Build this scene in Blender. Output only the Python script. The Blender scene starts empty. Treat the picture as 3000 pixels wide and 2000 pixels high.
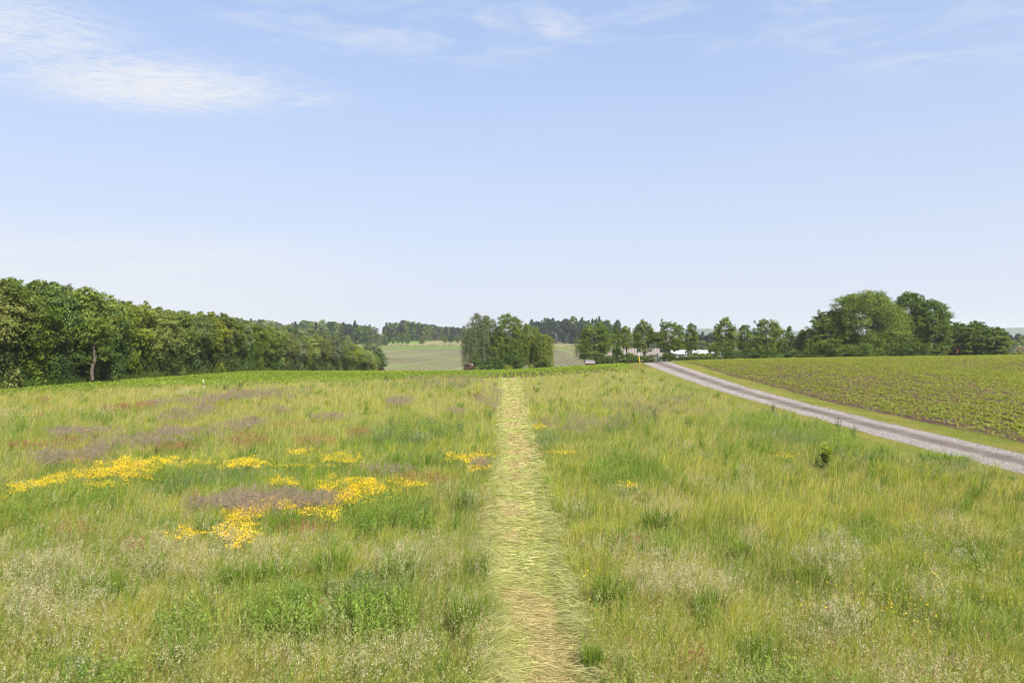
import bpy, math
import numpy as np
from mathutils import Vector

PI = math.pi
SC = bpy.context.scene
COL = SC.collection

# ------------------------------------------------------------------ camera
EYE = 5.0
cam_d = bpy.data.cameras.new("camera")
cam = bpy.data.objects.new("camera", cam_d)
COL.objects.link(cam)
cam.location = (0, 0, EYE)
cam.rotation_euler = (PI / 2, 0, 0)
cam_d.lens = 24.0
cam_d.sensor_width = 36.0
cam_d.clip_start = 0.1
cam_d.clip_end = 30000
SC.camera = cam

# ------------------------------------------------------------------ exposure and light paths
SC.view_settings.view_transform = 'Standard'
SC.view_settings.look = 'None'
SC.view_settings.gamma = 1.0
SC.view_settings.exposure = 1.45
SC.cycles.use_denoising = True
SC.cycles.denoiser = 'OPENIMAGEDENOISE'
SC.cycles.denoising_input_passes = 'RGB_ALBEDO_NORMAL'
SC.cycles.denoising_prefilter = 'ACCURATE'
SC.cycles.use_adaptive_sampling = False
SC.cycles.pixel_filter_type = 'BLACKMAN_HARRIS'
SC.cycles.filter_width = 1.15
SC.cycles.max_bounces = 6
SC.cycles.diffuse_bounces = 3
SC.cycles.glossy_bounces = 2
SC.cycles.transmission_bounces = 4
SC.cycles.transparent_max_bounces = 8
SC.cycles.volume_bounces = 1
SC.cycles.sample_clamp_indirect = 4.0

# ------------------------------------------------------------------ sun
SUN_EL = math.radians(45)
SUN_ROT = math.radians(148)
sdir = Vector((math.sin(SUN_ROT) * math.cos(SUN_EL), math.cos(SUN_ROT) * math.cos(SUN_EL), math.sin(SUN_EL)))
sun_d = bpy.data.lights.new("sun", 'SUN')
sun_d.energy = 3.7
sun_d.angle = math.radians(2.5)
sun_d.color = (1.0, 0.95, 0.86)
sun = bpy.data.objects.new("sun", sun_d)
COL.objects.link(sun)
sun.location = (0, 0, 60)
sun.rotation_euler = sdir.to_track_quat('Z', 'Y').to_euler()

# ------------------------------------------------------------------ world: sky with thin cirrus
W = bpy.data.worlds.new("World")
SC.world = W
W.use_nodes = True
wn, wl = W.node_tree.nodes, W.node_tree.links
wn.clear()


class NG:
    """small helper to write node trees"""
    def __init__(s, tree):
        s.n, s.l = tree.nodes, tree.links

    def node(s, t, **kw):
        nd = s.n.new(t)
        for k, v in kw.items():
            setattr(nd, k, v)
        return nd

    def put(s, sock, v):
        if isinstance(v, bpy.types.NodeSocket):
            s.l.new(v, sock)
        elif v is not None:
            if hasattr(sock.default_value, '__len__') and not hasattr(v, '__len__'):
                v = (v, v, v)
            if hasattr(sock.default_value, '__len__') and len(sock.default_value) == 4 and len(v) == 3:
                v = tuple(v) + (1.0,)
            sock.default_value = v

    def math(s, op, a, b=None, c=None, clamp=False):
        nd = s.node('ShaderNodeMath', operation=op, use_clamp=clamp)
        for i, v in enumerate((a, b, c)):
            if v is not None:
                s.put(nd.inputs[i], v)
        return nd.outputs[0]

    def vmath(s, op, a, b=None):
        nd = s.node('ShaderNodeVectorMath', operation=op)
        s.put(nd.inputs[0], a)
        if b is not None:
            s.put(nd.inputs[1], b)
        return nd.outputs[0]

    def mix(s, f, a, b, blend='MIX'):
        nd = s.node('ShaderNodeMix', data_type='RGBA', blend_type=blend)
        s.put(nd.inputs[0], f)
        s.put(nd.inputs[6], a)
        s.put(nd.inputs[7], b)
        return nd.outputs[2]

    def ramp(s, x, lo, hi, a=0.0, b=1.0, smooth=True):
        nd = s.node('ShaderNodeMapRange', interpolation_type='SMOOTHSTEP' if smooth else 'LINEAR')
        for i, v in enumerate((x, lo, hi, a, b)):
            s.put(nd.inputs[i], v)
        return nd.outputs[0]

    def noise(s, vec, scale, detail=4.0, rough=0.55, dist=0.0, lac=2.0):
        nd = s.node('ShaderNodeTexNoise')
        s.put(nd.inputs['Vector'], vec)
        nd.inputs['Scale'].default_value = scale
        nd.inputs['Detail'].default_value = detail
        nd.inputs['Roughness'].default_value = rough
        nd.inputs['Distortion'].default_value = dist
        nd.inputs['Lacunarity'].default_value = lac
        return nd.outputs['Fac']

    def mapping(s, vec, rot=(0, 0, 0), scale=(1, 1, 1), loc=(0, 0, 0)):
        nd = s.node('ShaderNodeMapping')
        s.put(nd.inputs['Vector'], vec)
        nd.inputs['Rotation'].default_value = rot
        nd.inputs['Scale'].default_value = scale
        nd.inputs['Location'].default_value = loc
        return nd.outputs[0]

    def xyz(s, x, y, z=0.0):
        nd = s.node('ShaderNodeCombineXYZ')
        for i, v in enumerate((x, y, z)):
            s.put(nd.inputs[i], v)
        return nd.outputs[0]


g = NG(W.node_tree)
SKY_S = 0.09
sky = g.node('ShaderNodeTexSky', sky_type='NISHITA')
sky.sun_disc = False
sky.sun_elevation = SUN_EL
sky.sun_rotation = SUN_ROT
sky.altitude = 0
sky.air_density = 1.0
sky.dust_density = 1.2
sky.ozone_density = 1.6
dirv = g.node('ShaderNodeTexCoord').outputs['Generated']
sep = g.node('ShaderNodeSeparateXYZ')
g.put(sep.inputs[0], dirv)
dz = g.math('MAXIMUM', sep.outputs[2], 0.004)
px_ = g.math('DIVIDE', sep.outputs[0], dz)
py_ = g.math('DIVIDE', sep.outputs[1], dz)
plane = g.xyz(px_, py_, 0.0)           # a flat cloud layer overhead


def soft_patch(cx, cy, rx, ry, rot, soft=1.0):
    v = g.mapping(plane, loc=(-cx, -cy, 0))
    v = g.mapping(v, rot=(0, 0, -rot))
    v = g.mapping(v, scale=(1 / rx, 1 / ry, 0))
    ln = g.node('ShaderNodeVectorMath', operation='LENGTH')
    g.put(ln.inputs[0], v)
    return g.ramp(ln.outputs['Value'], 1.25, 0.15)


# streaky cirrus fibre
warp = g.noise(plane, 1.3, 3, 0.5)
wv = g.vmath('ADD', plane, g.xyz(g.math('MULTIPLY', warp, 0.55), g.math('MULTIPLY', warp, -0.4), 0))
fib = g.noise(g.mapping(wv, rot=(0, 0, math.radians(-22)), scale=(1.6, 4.4, 1)), 5.2, 9, 0.70)
rip = g.noise(g.mapping(wv, rot=(0, 0, math.radians(14)), scale=(3.0, 8.5, 1)), 8.0, 6, 0.65)
big = g.noise(plane, 0.9, 4, 0.55)
fibre = g.math('ADD', g.math('MULTIPLY', fib, 0.62), g.math('MULTIPLY', rip, 0.38))
m1 = g.math('MAXIMUM', soft_patch(-1.42, 2.68, 0.80, 0.46, math.radians(4)),
            g.math('MAXIMUM', g.math('MULTIPLY', soft_patch(-1.60, 2.20, 0.52, 0.62, 0), 0.8),
                   g.math('MULTIPLY', soft_patch(-0.90, 2.82, 0.38, 0.18, math.radians(-5)), 0.6)))
c1 = g.math('MULTIPLY', m1, g.ramp(g.math('ADD', fibre, g.math('MULTIPLY', m1, 0.26)), 0.465, 0.87))
m2 = g.math('MAXIMUM', soft_patch(-0.15, 2.15, 0.95, 0.38, 0), soft_patch(0.85, 2.15, 1.0, 0.28, math.radians(8)))
wisp = g.noise(g.mapping(wv, rot=(0, 0, math.radians(35)), scale=(1.2, 2.2, 1)), 2.2, 7, 0.62, 0.6)
c2 = g.math('MULTIPLY', g.math('MULTIPLY', m2, g.ramp(wisp, 0.41, 0.74)), 0.58)
m3 = soft_patch(1.5, 2.3, 0.8, 0.4, math.radians(15))
c3 = g.math('MULTIPLY', g.math('MULTIPLY', m3, g.ramp(wisp, 0.42, 0.75)), 0.38)
# pale bank low in the west
lowbank = g.math('MULTIPLY', g.ramp(sep.outputs[2], 0.17, 0.09), g.ramp(sep.outputs[0], -0.10, -0.42))
c4 = g.math('MULTIPLY', lowbank, g.ramp(big, 0.25, 0.7, 0.35, 0.75))
veil = g.math('MULTIPLY', g.ramp(big, 0.3, 0.75), 0.05)
cl = g.math('MAXIMUM', g.math('MAXIMUM', c1, c2), g.math('MAXIMUM', c3, c4))
cl = g.math('MINIMUM', g.math('ADD', cl, veil), 0.95)
# thin milky air, denser towards the horizon
milk = g.math('POWER', g.math('SUBTRACT', 1.0, g.math('MINIMUM', dz, 1.0)), 2.2)
MILK = (3.06, 3.18, 3.57)
base = g.mix(g.math('MULTIPLY', milk, 0.97), g.mix(0.6, g.mix(1.0, sky.outputs[0], (0.90, 0.925, 1.01), 'MULTIPLY'), (1.10, 1.98, 3.62)), MILK)
CLOUD = (3.42, 3.52, 3.72)
skyc = g.mix(cl, base, CLOUD)
bg = g.node('ShaderNodeBackground')
g.put(bg.inputs['Color'], skyc)
bg.inputs['Strength'].default_value = SKY_S
wo = g.node('ShaderNodeOutputWorld')
wl.new(bg.outputs[0], wo.inputs[0])


# ================================================================== helpers
def hash2(ix, iy, seed):
    h = (ix.astype(np.int64) * 374761393 + iy.astype(np.int64) * 668265263 + seed * 1442695041) & 0xFFFFFFFF
    h = ((h ^ (h >> 13)) * 1274126177) & 0xFFFFFFFF
    h = h ^ (h >> 16)
    return (h & 0xFFFFFF) / float(0xFFFFFF)


def vnoise(x, y, seed=0):
    x = np.asarray(x, float)
    y = np.asarray(y, float)
    ix, iy = np.floor(x), np.floor(y)
    fx, fy = x - ix, y - iy
    fx = fx * fx * (3 - 2 * fx)
    fy = fy * fy * (3 - 2 * fy)
    a, b = hash2(ix, iy, seed), hash2(ix + 1, iy, seed)
    c, d = hash2(ix, iy + 1, seed), hash2(ix + 1, iy + 1, seed)
    return (a * (1 - fx) + b * fx) * (1 - fy) + (c * (1 - fx) + d * fx) * fy


def fbm(x, y, seed=0, octv=4):
    s, amp, tot = 0, 1.0, 0
    for i in range(octv):
        s = s + amp * vnoise(np.asarray(x) * 2 ** i, np.asarray(y) * 2 ** i, seed + i * 17)
        tot += amp
        amp *= 0.55
    return s / tot


def sstep(a, b, x):
    t = np.clip((np.asarray(x, float) - a) / (b - a), 0, 1)
    return t * t * (3 - 2 * t)


# ---- terrain -------------------------------------------------------
_zx = np.linspace(-400, 400, 1601)
_zr = np.interp(_zx, [-400, -70, -20, -8, 0, 9, 16, 23, 40, 63, 86, 200, 400],
                [-0.6, -0.2, -0.15, -0.08, 0.05, 0.55, 1.0, 1.45, 2.0, 2.35, 2.65, 3.2, 3.4])
_k = np.exp(-0.5 * (np.arange(-16, 17) / 6.0) ** 2)
_zs = np.convolve(np.pad(_zr, 16, mode='edge'), _k / _k.sum(), mode='valid')


def ground(X, Y):
    X = np.asarray(X, float)
    Y = np.asarray(Y, float)
    zc = np.interp(X, _zx, _zs)
    near = zc * sstep(30, 112, Y)
    near = near + 0.10 * np.sin(X * 0.09 + 1.0) * np.sin(Y * 0.075) * sstep(18, 45, Y) * (1 - sstep(85, 110, Y))
    t = np.maximum(Y - 112, 0)
    near = near - 0.060 * (t - 8 * (1 - np.exp(-t / 8)))
    far = -8.2 + 0.039 * (Y - 300)
    far = np.where(Y > 620, -8.2 + 0.039 * 320 + 0.018 * np.minimum(Y - 620, 230), far)
    far = far - 0.008 * np.maximum(X, 0) * sstep(300, 560, Y) * (X < 900)
    k = 1.2
    m = np.maximum(near, far)
    return m + k * np.log(np.exp((near - m) / k) + np.exp((far - m) / k)) * (np.abs(near - far) < 20)


def gz(x, y):
    return float(ground(x, y))


def hit(px, py, y0=6.0, y1=1500.0):
    """where the sight line through a point of the 3000 x 2000 photograph meets the terrain"""
    Ys = np.geomspace(y0, y1, 6000)
    Xs = (px - 1500) / 2000 * Ys
    Zs = EYE - (py - 1000) / 2000 * Ys
    d = Zs - ground(Xs, Ys)
    i = np.argmax(d < 0)
    if not (d < 0).any():
        i = len(Ys) - 1
    return float(Xs[i]), float(Ys[i]), float(ground(Xs[i], Ys[i]))


def topix(X, Y, Z):
    return 1500 + X / Y * 2000, 1000 - (Z - EYE) / Y * 2000


# ---- object helpers ------------------------------------------------
def link(o, parent=None):
    COL.objects.link(o)
    if parent is not None:
        o.parent = parent
    return o


def tag(o, label=None, cat=None, group=None, kind=None):
    if label:
        o['label'] = label
    if cat:
        o['category'] = cat
    if group:
        o['group'] = group
    if kind:
        o['kind'] = kind
    return o


def thing(name, label, cat, loc=(0, 0, 0), rz=0.0, group=None):
    o = bpy.data.objects.new(name, None)
    o.empty_display_size = 0.3
    link(o)
    o.location = loc
    o.rotation_euler = (0, 0, rz)
    return tag(o, label, cat, group)


class Soup:
    """collects loose quads and triangles with one colour per face and links them as ONE mesh object"""
    def __init__(s):
        s.q, s.t, s.qc, s.tc = [], [], [], []

    def quads(s, V, c):
        V = np.asarray(V, np.float32).reshape(-1, 4, 3)
        s.q.append(V)
        s.qc.append(np.broadcast_to(np.asarray(c, np.float32), (len(V), 3)))

    def tris(s, V, c):
        V = np.asarray(V, np.float32).reshape(-1, 3, 3)
        s.t.append(V)
        s.tc.append(np.broadcast_to(np.asarray(c, np.float32), (len(V), 3)))

    def mesh(s, name, mat):
        Q = np.concatenate(s.q) if s.q else np.zeros((0, 4, 3), np.float32)
        T = np.concatenate(s.t) if s.t else np.zeros((0, 3, 3), np.float32)
        cols = np.concatenate((s.qc or [np.zeros((0, 3), np.float32)]) + (s.tc or [np.zeros((0, 3), np.float32)]))
        nq, nt = len(Q), len(T)
        co = np.concatenate([Q.reshape(-1), T.reshape(-1)])
        nv = nq * 4 + nt * 3
        me = bpy.data.meshes.new(name)
        me.vertices.add(nv)
        me.vertices.foreach_set('co', co)
        me.loops.add(nv)
        me.loops.foreach_set('vertex_index', np.arange(nv, dtype=np.int32))
        me.polygons.add(nq + nt)
        ls = np.concatenate([np.arange(nq) * 4, nq * 4 + np.arange(nt) * 3]).astype(np.int32)
        me.polygons.foreach_set('loop_start', ls)
        me.update(calc_edges=True)
        a = me.attributes.new('Col', 'FLOAT_COLOR', 'FACE')
        rgba = np.ones((nq + nt, 4), np.float32)
        rgba[:, :3] = cols
        a.data.foreach_set('color', rgba.ravel())
        me.materials.append(mat)
        return me

    def build(s, name, mat, parent=None):
        return link(bpy.data.objects.new(name, s.mesh(name, mat)), parent)


def raw_mesh(name, verts, faces, mat, parent=None, smooth=False):
    me = bpy.data.meshes.new(name)
    me.from_pydata([tuple(v) for v in verts], [], [tuple(f) for f in faces])
    me.update()
    if smooth:
        me.polygons.foreach_set('use_smooth', [True] * len(me.polygons))
    if mat:
        me.materials.append(mat)
    return link(bpy.data.objects.new(name, me), parent)


class Solid:
    """boxes, tubes and prisms joined in one mesh"""
    def __init__(s):
        s.v, s.f = [], []

    def add(s, V, F):
        b = len(s.v)
        s.v += [tuple(map(float, p)) for p in V]
        s.f += [tuple(b + i for i in f) for f in F]

    def box(s, x0, x1, y0, y1, z0, z1):
        V = [(x, y, z) for z in (z0, z1) for y in (y0, y1) for x in (x0, x1)]
        s.add(V, [(0, 2, 3, 1), (4, 5, 7, 6), (0, 1, 5, 4), (2, 6, 7, 3), (0, 4, 6, 2), (1, 3, 7, 5)])

    def tube(s, pts, rad, sides=7):
        pts = [Vector(p) for p in pts]
        V, F = [], []
        for i, p in enumerate(pts):
            d = (pts[min(i + 1, len(pts) - 1)] - pts[max(i - 1, 0)])
            d = d.normalized() if d.length > 1e-6 else Vector((0, 0, 1))
            a = d.cross(Vector((0, 1, 0.01)))
            if a.length < 0.1:
                a = d.cross(Vector((1, 0, 0)))
            a.normalize()
            b = d.cross(a)
            for k in range(sides):
                w = 2 * PI * k / sides
                V.append(p + (a * math.cos(w) + b * math.sin(w)) * rad[i])
        n = len(pts)
        for i in range(n - 1):
            for k in range(sides):
                k2 = (k + 1) % sides
                F.append((i * sides + k, i * sides + k2, (i + 1) * sides + k2, (i + 1) * sides + k))
        F.append(tuple(reversed(range(sides))))
        F.append(tuple((n - 1) * sides + k for k in range(sides)))
        s.add(V, F)

    def build(s, name, mat, parent=None, smooth=False):
        return raw_mesh(name, s.v, s.f, mat, parent, smooth)


# ================================================================== materials
def new_mat(name):
    m = bpy.data.materials.new(name)
    m.use_nodes = True
    m.node_tree.nodes.clear()
    return m, NG(m.node_tree)


def finish(m, g, shader, disp=None):
    o = g.node('ShaderNodeOutputMaterial')
    g.l.new(shader, o.inputs['Surface'])
    return m


def principled(g, col, rough=0.8, spec=0.2, normal=None):
    p = g.node('ShaderNodeBsdfPrincipled')
    g.put(p.inputs['Base Color'], col)
    g.put(p.inputs['Roughness'], rough)
    g.put(p.inputs['Specular IOR Level'], spec)
    if normal is not None:
        g.l.new(normal, p.inputs['Normal'])
    return p.outputs[0]


def leaf_material(name, transl=0.35, rough=0.55, spec=0.25, warm=(1.25, 1.15, 0.55), vary=0.0):
    m, g = new_mat(name)
    at = g.node('ShaderNodeAttribute', attribute_name='Col')
    c = at.outputs['Color']
    if vary:
        oi = g.node('ShaderNodeObjectInfo').outputs['Random']
        hs = g.node('ShaderNodeHueSaturation')
        g.put(hs.inputs['Hue'], g.ramp(oi, 0, 1, 0.5 - 0.025 * vary, 0.5 + 0.018 * vary, smooth=False))
        rnd = g.math('FRACT', g.math('MULTIPLY', oi, 7.31))
        g.put(hs.inputs['Saturation'], g.ramp(rnd, 0, 1, 0.82, 1.08, smooth=False))
        rnd2 = g.math('FRACT', g.math('MULTIPLY', oi, 13.77))
        g.put(hs.inputs['Value'], g.ramp(rnd2, 0, 1, 1 - 0.28 * vary, 1 + 0.30 * vary, smooth=False))
        g.put(hs.inputs['Color'], c)
        c = hs.outputs[0]
    p = principled(g, c, rough, spec)
    t = g.node('ShaderNodeBsdfTranslucent')
    g.put(t.inputs['Color'], g.mix(1.0, c, warm, 'MULTIPLY'))
    mx = g.node('ShaderNodeMixShader')
    mx.inputs[0].default_value = transl
    g.l.new(p, mx.inputs[1])
    g.l.new(t.outputs[0], mx.inputs[2])
    return finish(m, g, mx.outputs[0])


M_GRASS = leaf_material("grass_blades", 0.45, 0.7, 0.06)
M_DRY = leaf_material("dry_seed_heads", 0.45, 0.8, 0.05, (1.1, 1.05, 0.85))
M_PETAL = leaf_material("yellow_petals", 0.35, 0.6, 0.15, (1.1, 1.0, 0.6))
M_LEAF = leaf_material("tree_leaves", 0.36, 0.6, 0.12)
M_LEAFV = leaf_material("tree_leaves_varied", 0.36, 0.6, 0.12, vary=0.8)
M_NEEDLE = leaf_material("conifer_needles", 0.12, 0.6, 0.2, vary=0.9)
M_CROP = leaf_material("crop_leaves", 0.40, 0.6, 0.12)


def bark(name, c0, c1, scale=6.0):
    m, g = new_mat(name)
    oc = g.node('ShaderNodeTexCoord').outputs['Object']
    f = g.noise(g.mapping(oc, scale=(1, 1, 0.25)), scale, 6, 0.65)
    f2 = g.noise(oc, 1.4, 3)
    col = g.mix(g.ramp(f, 0.35, 0.65), c0, c1)
    col = g.mix(g.math('MULTIPLY', g.ramp(f2, 0.5, 0.75), 0.5), col, (0.10, 0.12, 0.06))
    b = g.node('ShaderNodeBump')
    b.inputs['Strength'].default_value = 0.6
    g.put(b.inputs['Height'], f)
    return finish(m, g, principled(g, col, 0.9, 0.1, b.outputs[0]))


M_BARK = bark("grey_brown_bark", (0.060, 0.048, 0.036), (0.135, 0.115, 0.09))
M_BARKP = bark("pale_bark", (0.13, 0.115, 0.09), (0.27, 0.245, 0.20))
M_BIRCH = bark("birch_bark", (0.12, 0.11, 0.10), (0.55, 0.53, 0.48), 3.5)


def plain(name, col, rough=0.7, spec=0.3, noise_amt=0.18, scale=3.0):
    m, g = new_mat(name)
    oc = g.node('ShaderNodeTexCoord').outputs['Object']
    f = g.noise(oc, scale, 6, 0.6)
    lo = tuple(c * (1 - noise_amt) for c in col)
    hi = tuple(min(c * (1 + noise_amt), 0.9) for c in col)
    return finish(m, g, principled(g, g.mix(g.ramp(f, 0.3, 0.7), lo, hi), rough, spec))


def corrugated(name, col, dark, period, axis=0, rough=0.6, spec=0.3):
    m, g = new_mat(name)
    oc = g.node('ShaderNodeTexCoord').outputs['Object']
    sp = g.node('ShaderNodeSeparateXYZ')
    g.put(sp.inputs[0], oc)
    w = g.math('SINE', g.math('MULTIPLY', sp.outputs[axis], 2 * PI / period))
    f = g.ramp(w, 0.55, 1.0)
    stain = g.noise(g.mapping(oc, scale=(1.2, 1.2, 0.3)), 1.3, 5, 0.6)
    c = g.mix(g.ramp(stain, 0.35, 0.7), col, tuple(x * 0.78 for x in col))
    c = g.mix(g.math('MULTIPLY', f, 0.85), c, dark)
    b = g.node('ShaderNodeBump')
    b.inputs['Strength'].default_value = 0.5
    b.inputs['Distance'].default_value = 0.05
    g.put(b.inputs['Height'], w)
    return finish(m, g, principled(g, c, rough, spec, b.outputs[0]))


def ground_material():
    m, g = new_mat("meadow_soil")
    oc = g.node('ShaderNodeTexCoord').outputs['Object']
    f1 = g.noise(oc, 0.12, 5, 0.6)
    f2 = g.noise(oc, 1.6, 6, 0.65)
    f3 = g.noise(oc, 14, 5, 0.7)
    c = g.mix(g.ramp(f1, 0.35, 0.65), (0.17, 0.185, 0.05), (0.22, 0.205, 0.08))
    c = g.mix(g.math('MULTIPLY', g.ramp(f2, 0.45, 0.7), 0.6), c, (0.11, 0.15, 0.04))
    c = g.mix(g.ramp(f3, 0.4, 0.75), c, (0.06, 0.065, 0.025))
    b = g.node('ShaderNodeBump')
    b.inputs['Strength'].default_value = 0.8
    g.put(b.inputs['Height'], f3)
    return finish(m, g, principled(g, c, 0.95, 0.05, b.outputs[0]))


def soil_material(name, c0, c1, c2=None):
    m, g = new_mat(name)
    oc = g.node('ShaderNodeTexCoord').outputs['Object']
    f1 = g.noise(oc, 0.35, 5, 0.6)
    f3 = g.noise(oc, 5, 7, 0.7)
    c = g.mix(g.ramp(f1, 0.35, 0.65), c0, c1)
    c = g.mix(g.math('MULTIPLY', g.ramp(f3, 0.4, 0.7), 0.7), c, c2 or tuple(x * 0.5 for x in c0))
    b = g.node('ShaderNodeBump')
    b.inputs['Strength'].default_value = 1.0
    b.inputs['Distance'].default_value = 0.15
    g.put(b.inputs['Height'], f3)
    return finish(m, g, principled(g, c, 0.95, 0.05, b.outputs[0]))


def path_material():
    m, g = new_mat("mown_stubble")
    oc = g.node('ShaderNodeTexCoord').outputs['Object']
    f1 = g.noise(g.mapping(oc, scale=(1.0, 0.55, 1)), 0.9, 5, 0.6)
    f2 = g.noise(g.mapping(oc, scale=(0.6, 2.0, 1)), 9, 6, 0.7)
    c = g.mix(g.ramp(f1, 0.40, 0.62), (0.33, 0.235, 0.115), (0.25, 0.27, 0.085))
    c = g.mix(g.math('MULTIPLY', g.ramp(f2, 0.45, 0.7), 0.75), c, (0.12, 0.12, 0.045))
    b = g.node('ShaderNodeBump')
    b.inputs['Strength'].default_value = 0.8
    g.put(b.inputs['Height'], f2)
    return finish(m, g, principled(g, c, 0.95, 0.05, b.outputs[0]))


def road_material():
    m, g = new_mat("gravel")
    oc = g.node('ShaderNodeTexCoord').outputs['Object']
    ac = g.node('ShaderNodeAttribute', attribute_name='across').outputs['Fac']
    n1 = g.noise(oc, 0.28, 5, 0.6)
    n2 = g.noise(oc, 1.7, 6, 0.65)
    v = g.node('ShaderNodeTexVoronoi')
    g.put(v.inputs['Vector'], oc)
    v.inputs['Scale'].default_value = 16
    vc = g.node('ShaderNodeSeparateColor')
    g.put(vc.inputs[0], v.outputs['Color'])
    n3 = g.noise(oc, 30, 3, 0.7)
    a = g.math('ADD', ac, g.math('MULTIPLY', g.math('SUBTRACT', n2, 0.5), 0.5))
    mid = g.ramp(g.math('ABSOLUTE', g.math('SUBTRACT', a, 0.10)), 0.55, 0.14)        # brown strip between the wheel tracks
    edge = g.ramp(g.math('ABSOLUTE', a), 0.78, 1.05)
    c = g.mix(g.ramp(n1, 0.35, 0.65), (0.285, 0.240, 0.203), (0.225, 0.186, 0.155))
    c = g.mix(g.math('MULTIPLY', mid, g.ramp(n1, 0.35, 0.62, 0.60, 1.0)), c, (0.115, 0.088, 0.070))
    c = g.mix(g.math('MULTIPLY', edge, 0.6), c, (0.19, 0.155, 0.10))
    c = g.mix(g.math('MULTIPLY', g.math('MULTIPLY', g.ramp(vc.outputs[0], 0.1, 0.9), 0.45), g.math('SUBTRACT', 1.0, g.math('MULTIPLY', mid, 0.8))), c, (0.36, 0.325, 0.30))
    c = g.mix(g.math('MULTIPLY', g.ramp(n3, 0.5, 0.75), 0.6), c, (0.10, 0.09, 0.08))
    b = g.node('ShaderNodeBump')
    b.inputs['Strength'].default_value = 0.9
    b.inputs['Distance'].default_value = 0.04
    g.put(b.inputs['Height'], g.math('ADD', v.outputs['Distance'], n3))
    return finish(m, g, principled(g, c, 0.9, 0.15, b.outputs[0]))


def row_field_material(name, soil, crop, period, rot, green_noise, duty=0.0):
    """a far field drilled in rows; the row lines run across the slope"""
    m, g = new_mat(name)
    oc = g.node('ShaderNodeTexCoord').outputs['Object']
    v = g.mapping(oc, rot=(0, 0, rot))
    sp = g.node('ShaderNodeSeparateXYZ')
    g.put(sp.inputs[0], v)
    wob = g.math('MULTIPLY', g.noise(oc, 0.02, 3), 3.0)
    w = g.math('SINE', g.math('ADD', g.math('MULTIPLY', sp.outputs[0], 2 * PI / period), wob))
    tram = g.math('SINE', g.math('ADD', g.math('MULTIPLY', sp.outputs[0], 2 * PI / (period * 9.0)), wob))
    n1 = g.noise(oc, 0.012, 4, 0.6)
    n2 = g.noise(oc, 0.15, 5, 0.6)
    f = g.ramp(w, -0.6, 0.8)
    f = g.math('ADD', g.math('MULTIPLY', f, 0.62), g.math('MULTIPLY', g.ramp(n1, 0.35, 0.65), green_noise))
    f = g.math('ADD', f, g.math('MULTIPLY', g.math('SUBTRACT', n2, 0.5), 0.6), clamp=True)
    c = g.mix(f, soil, crop)
    c = g.mix(g.math('MULTIPLY', g.ramp(tram, 0.86, 1.0), 0.5), c, tuple(x * 1.15 for x in crop))
    return finish(m, g, principled(g, c, 0.95, 0.05))


# ================================================================== the setting
# ---- ground ---------------------------------------------------------
def axis(fine0, fine1, step, lim0, lim1, grow=1.13):
    a = list(np.arange(fine0, fine1 + 1e-6, step))
    s, x = step, a[-1]
    while x < lim1:
        s *= grow
        x += s
        a.append(x)
    s, x = step, a[0]
    while x > lim0:
        s *= grow
        x -= s
        a.insert(0, x)
    return np.array(a)


def grid_sheet(name, X, Y, off, mat, attr=None):
    """a draped sheet; X and Y are (rows, columns) arrays"""
    Z = ground(X, Y) + off
    r, c = X.shape
    V = np.stack([X, Y, Z], -1).reshape(-1, 3)
    i = np.arange(r - 1)[:, None] * c + np.arange(c - 1)[None, :]
    F = np.stack([i, i + 1, i + c + 1, i + c], -1).reshape(-1, 4)
    me = bpy.data.meshes.new(name)
    me.vertices.add(len(V))
    me.vertices.foreach_set('co', V.astype(np.float32).ravel())
    me.loops.add(F.size)
    me.loops.foreach_set('vertex_index', F.astype(np.int32).ravel())
    me.polygons.add(len(F))
    me.polygons.foreach_set('loop_start', (np.arange(len(F)) * 4).astype(np.int32))
    me.polygons.foreach_set('use_smooth', np.ones(len(F), bool))
    me.update(calc_edges=True)
    if attr is not None:
        a = me.attributes.new('across', 'FLOAT', 'POINT')
        a.data.foreach_set('value', attr.astype(np.float32).ravel())
    me.materials.append(mat)
    return link(bpy.data.objects.new(name, me))


def strip(name, Ys, xl, xr, nx, off, mat):
    Ys = np.asarray(Ys, float)
    L = xl(Ys) if callable(xl) else np.full_like(Ys, xl)
    R = xr(Ys) if callable(xr) else np.full_like(Ys, xr)
    u = np.linspace(0, 1, nx)
    X = L[:, None] * (1 - u) + R[:, None] * u
    return grid_sheet(name, X, np.repeat(Ys[:, None], nx, 1), off, mat, np.repeat((u * 2 - 1)[None], len(Ys), 0))


gx = axis(-110, 130, 1.5, -6000, 6000)
gy = axis(-6, 150, 1.5, -60, 6500, 1.06)
GX, GY = np.meshgrid(gx, gy)
o = grid_sheet("ground", GX, GY, 0.0, ground_material())
tag(o, "meadow ground and rolling land under the grass", "ground", kind='structure')


# ---- road, verges, path ----------------------------------------------
def road_c(Y):
    Y = np.asarray(Y, float)
    return 20.95 + 2.8 * (np.maximum(Y - 55, 0) / 56.0) ** 2


def road_l(Y):
    return road_c(Y) - 1.8 - 0.4 * sstep(60, 110, Y)


def road_r(Y):
    return road_c(Y) + 1.75 + 0.5 * sstep(60, 110, Y)


def verge_l(Y):          # where the mown verge meets the meadow
    Y = np.asarray(Y, float)
    return road_l(Y) - 0.8 - 2.0 * np.exp(-((Y - 32) / 6.0) ** 2) - 1.9 * sstep(54, 70, Y)


def verge_r(Y):          # where the verge meets the sown field
    return road_r(Y) + 2.1 + 0.25 * np.sin(np.asarray(Y) * 0.21)


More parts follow.
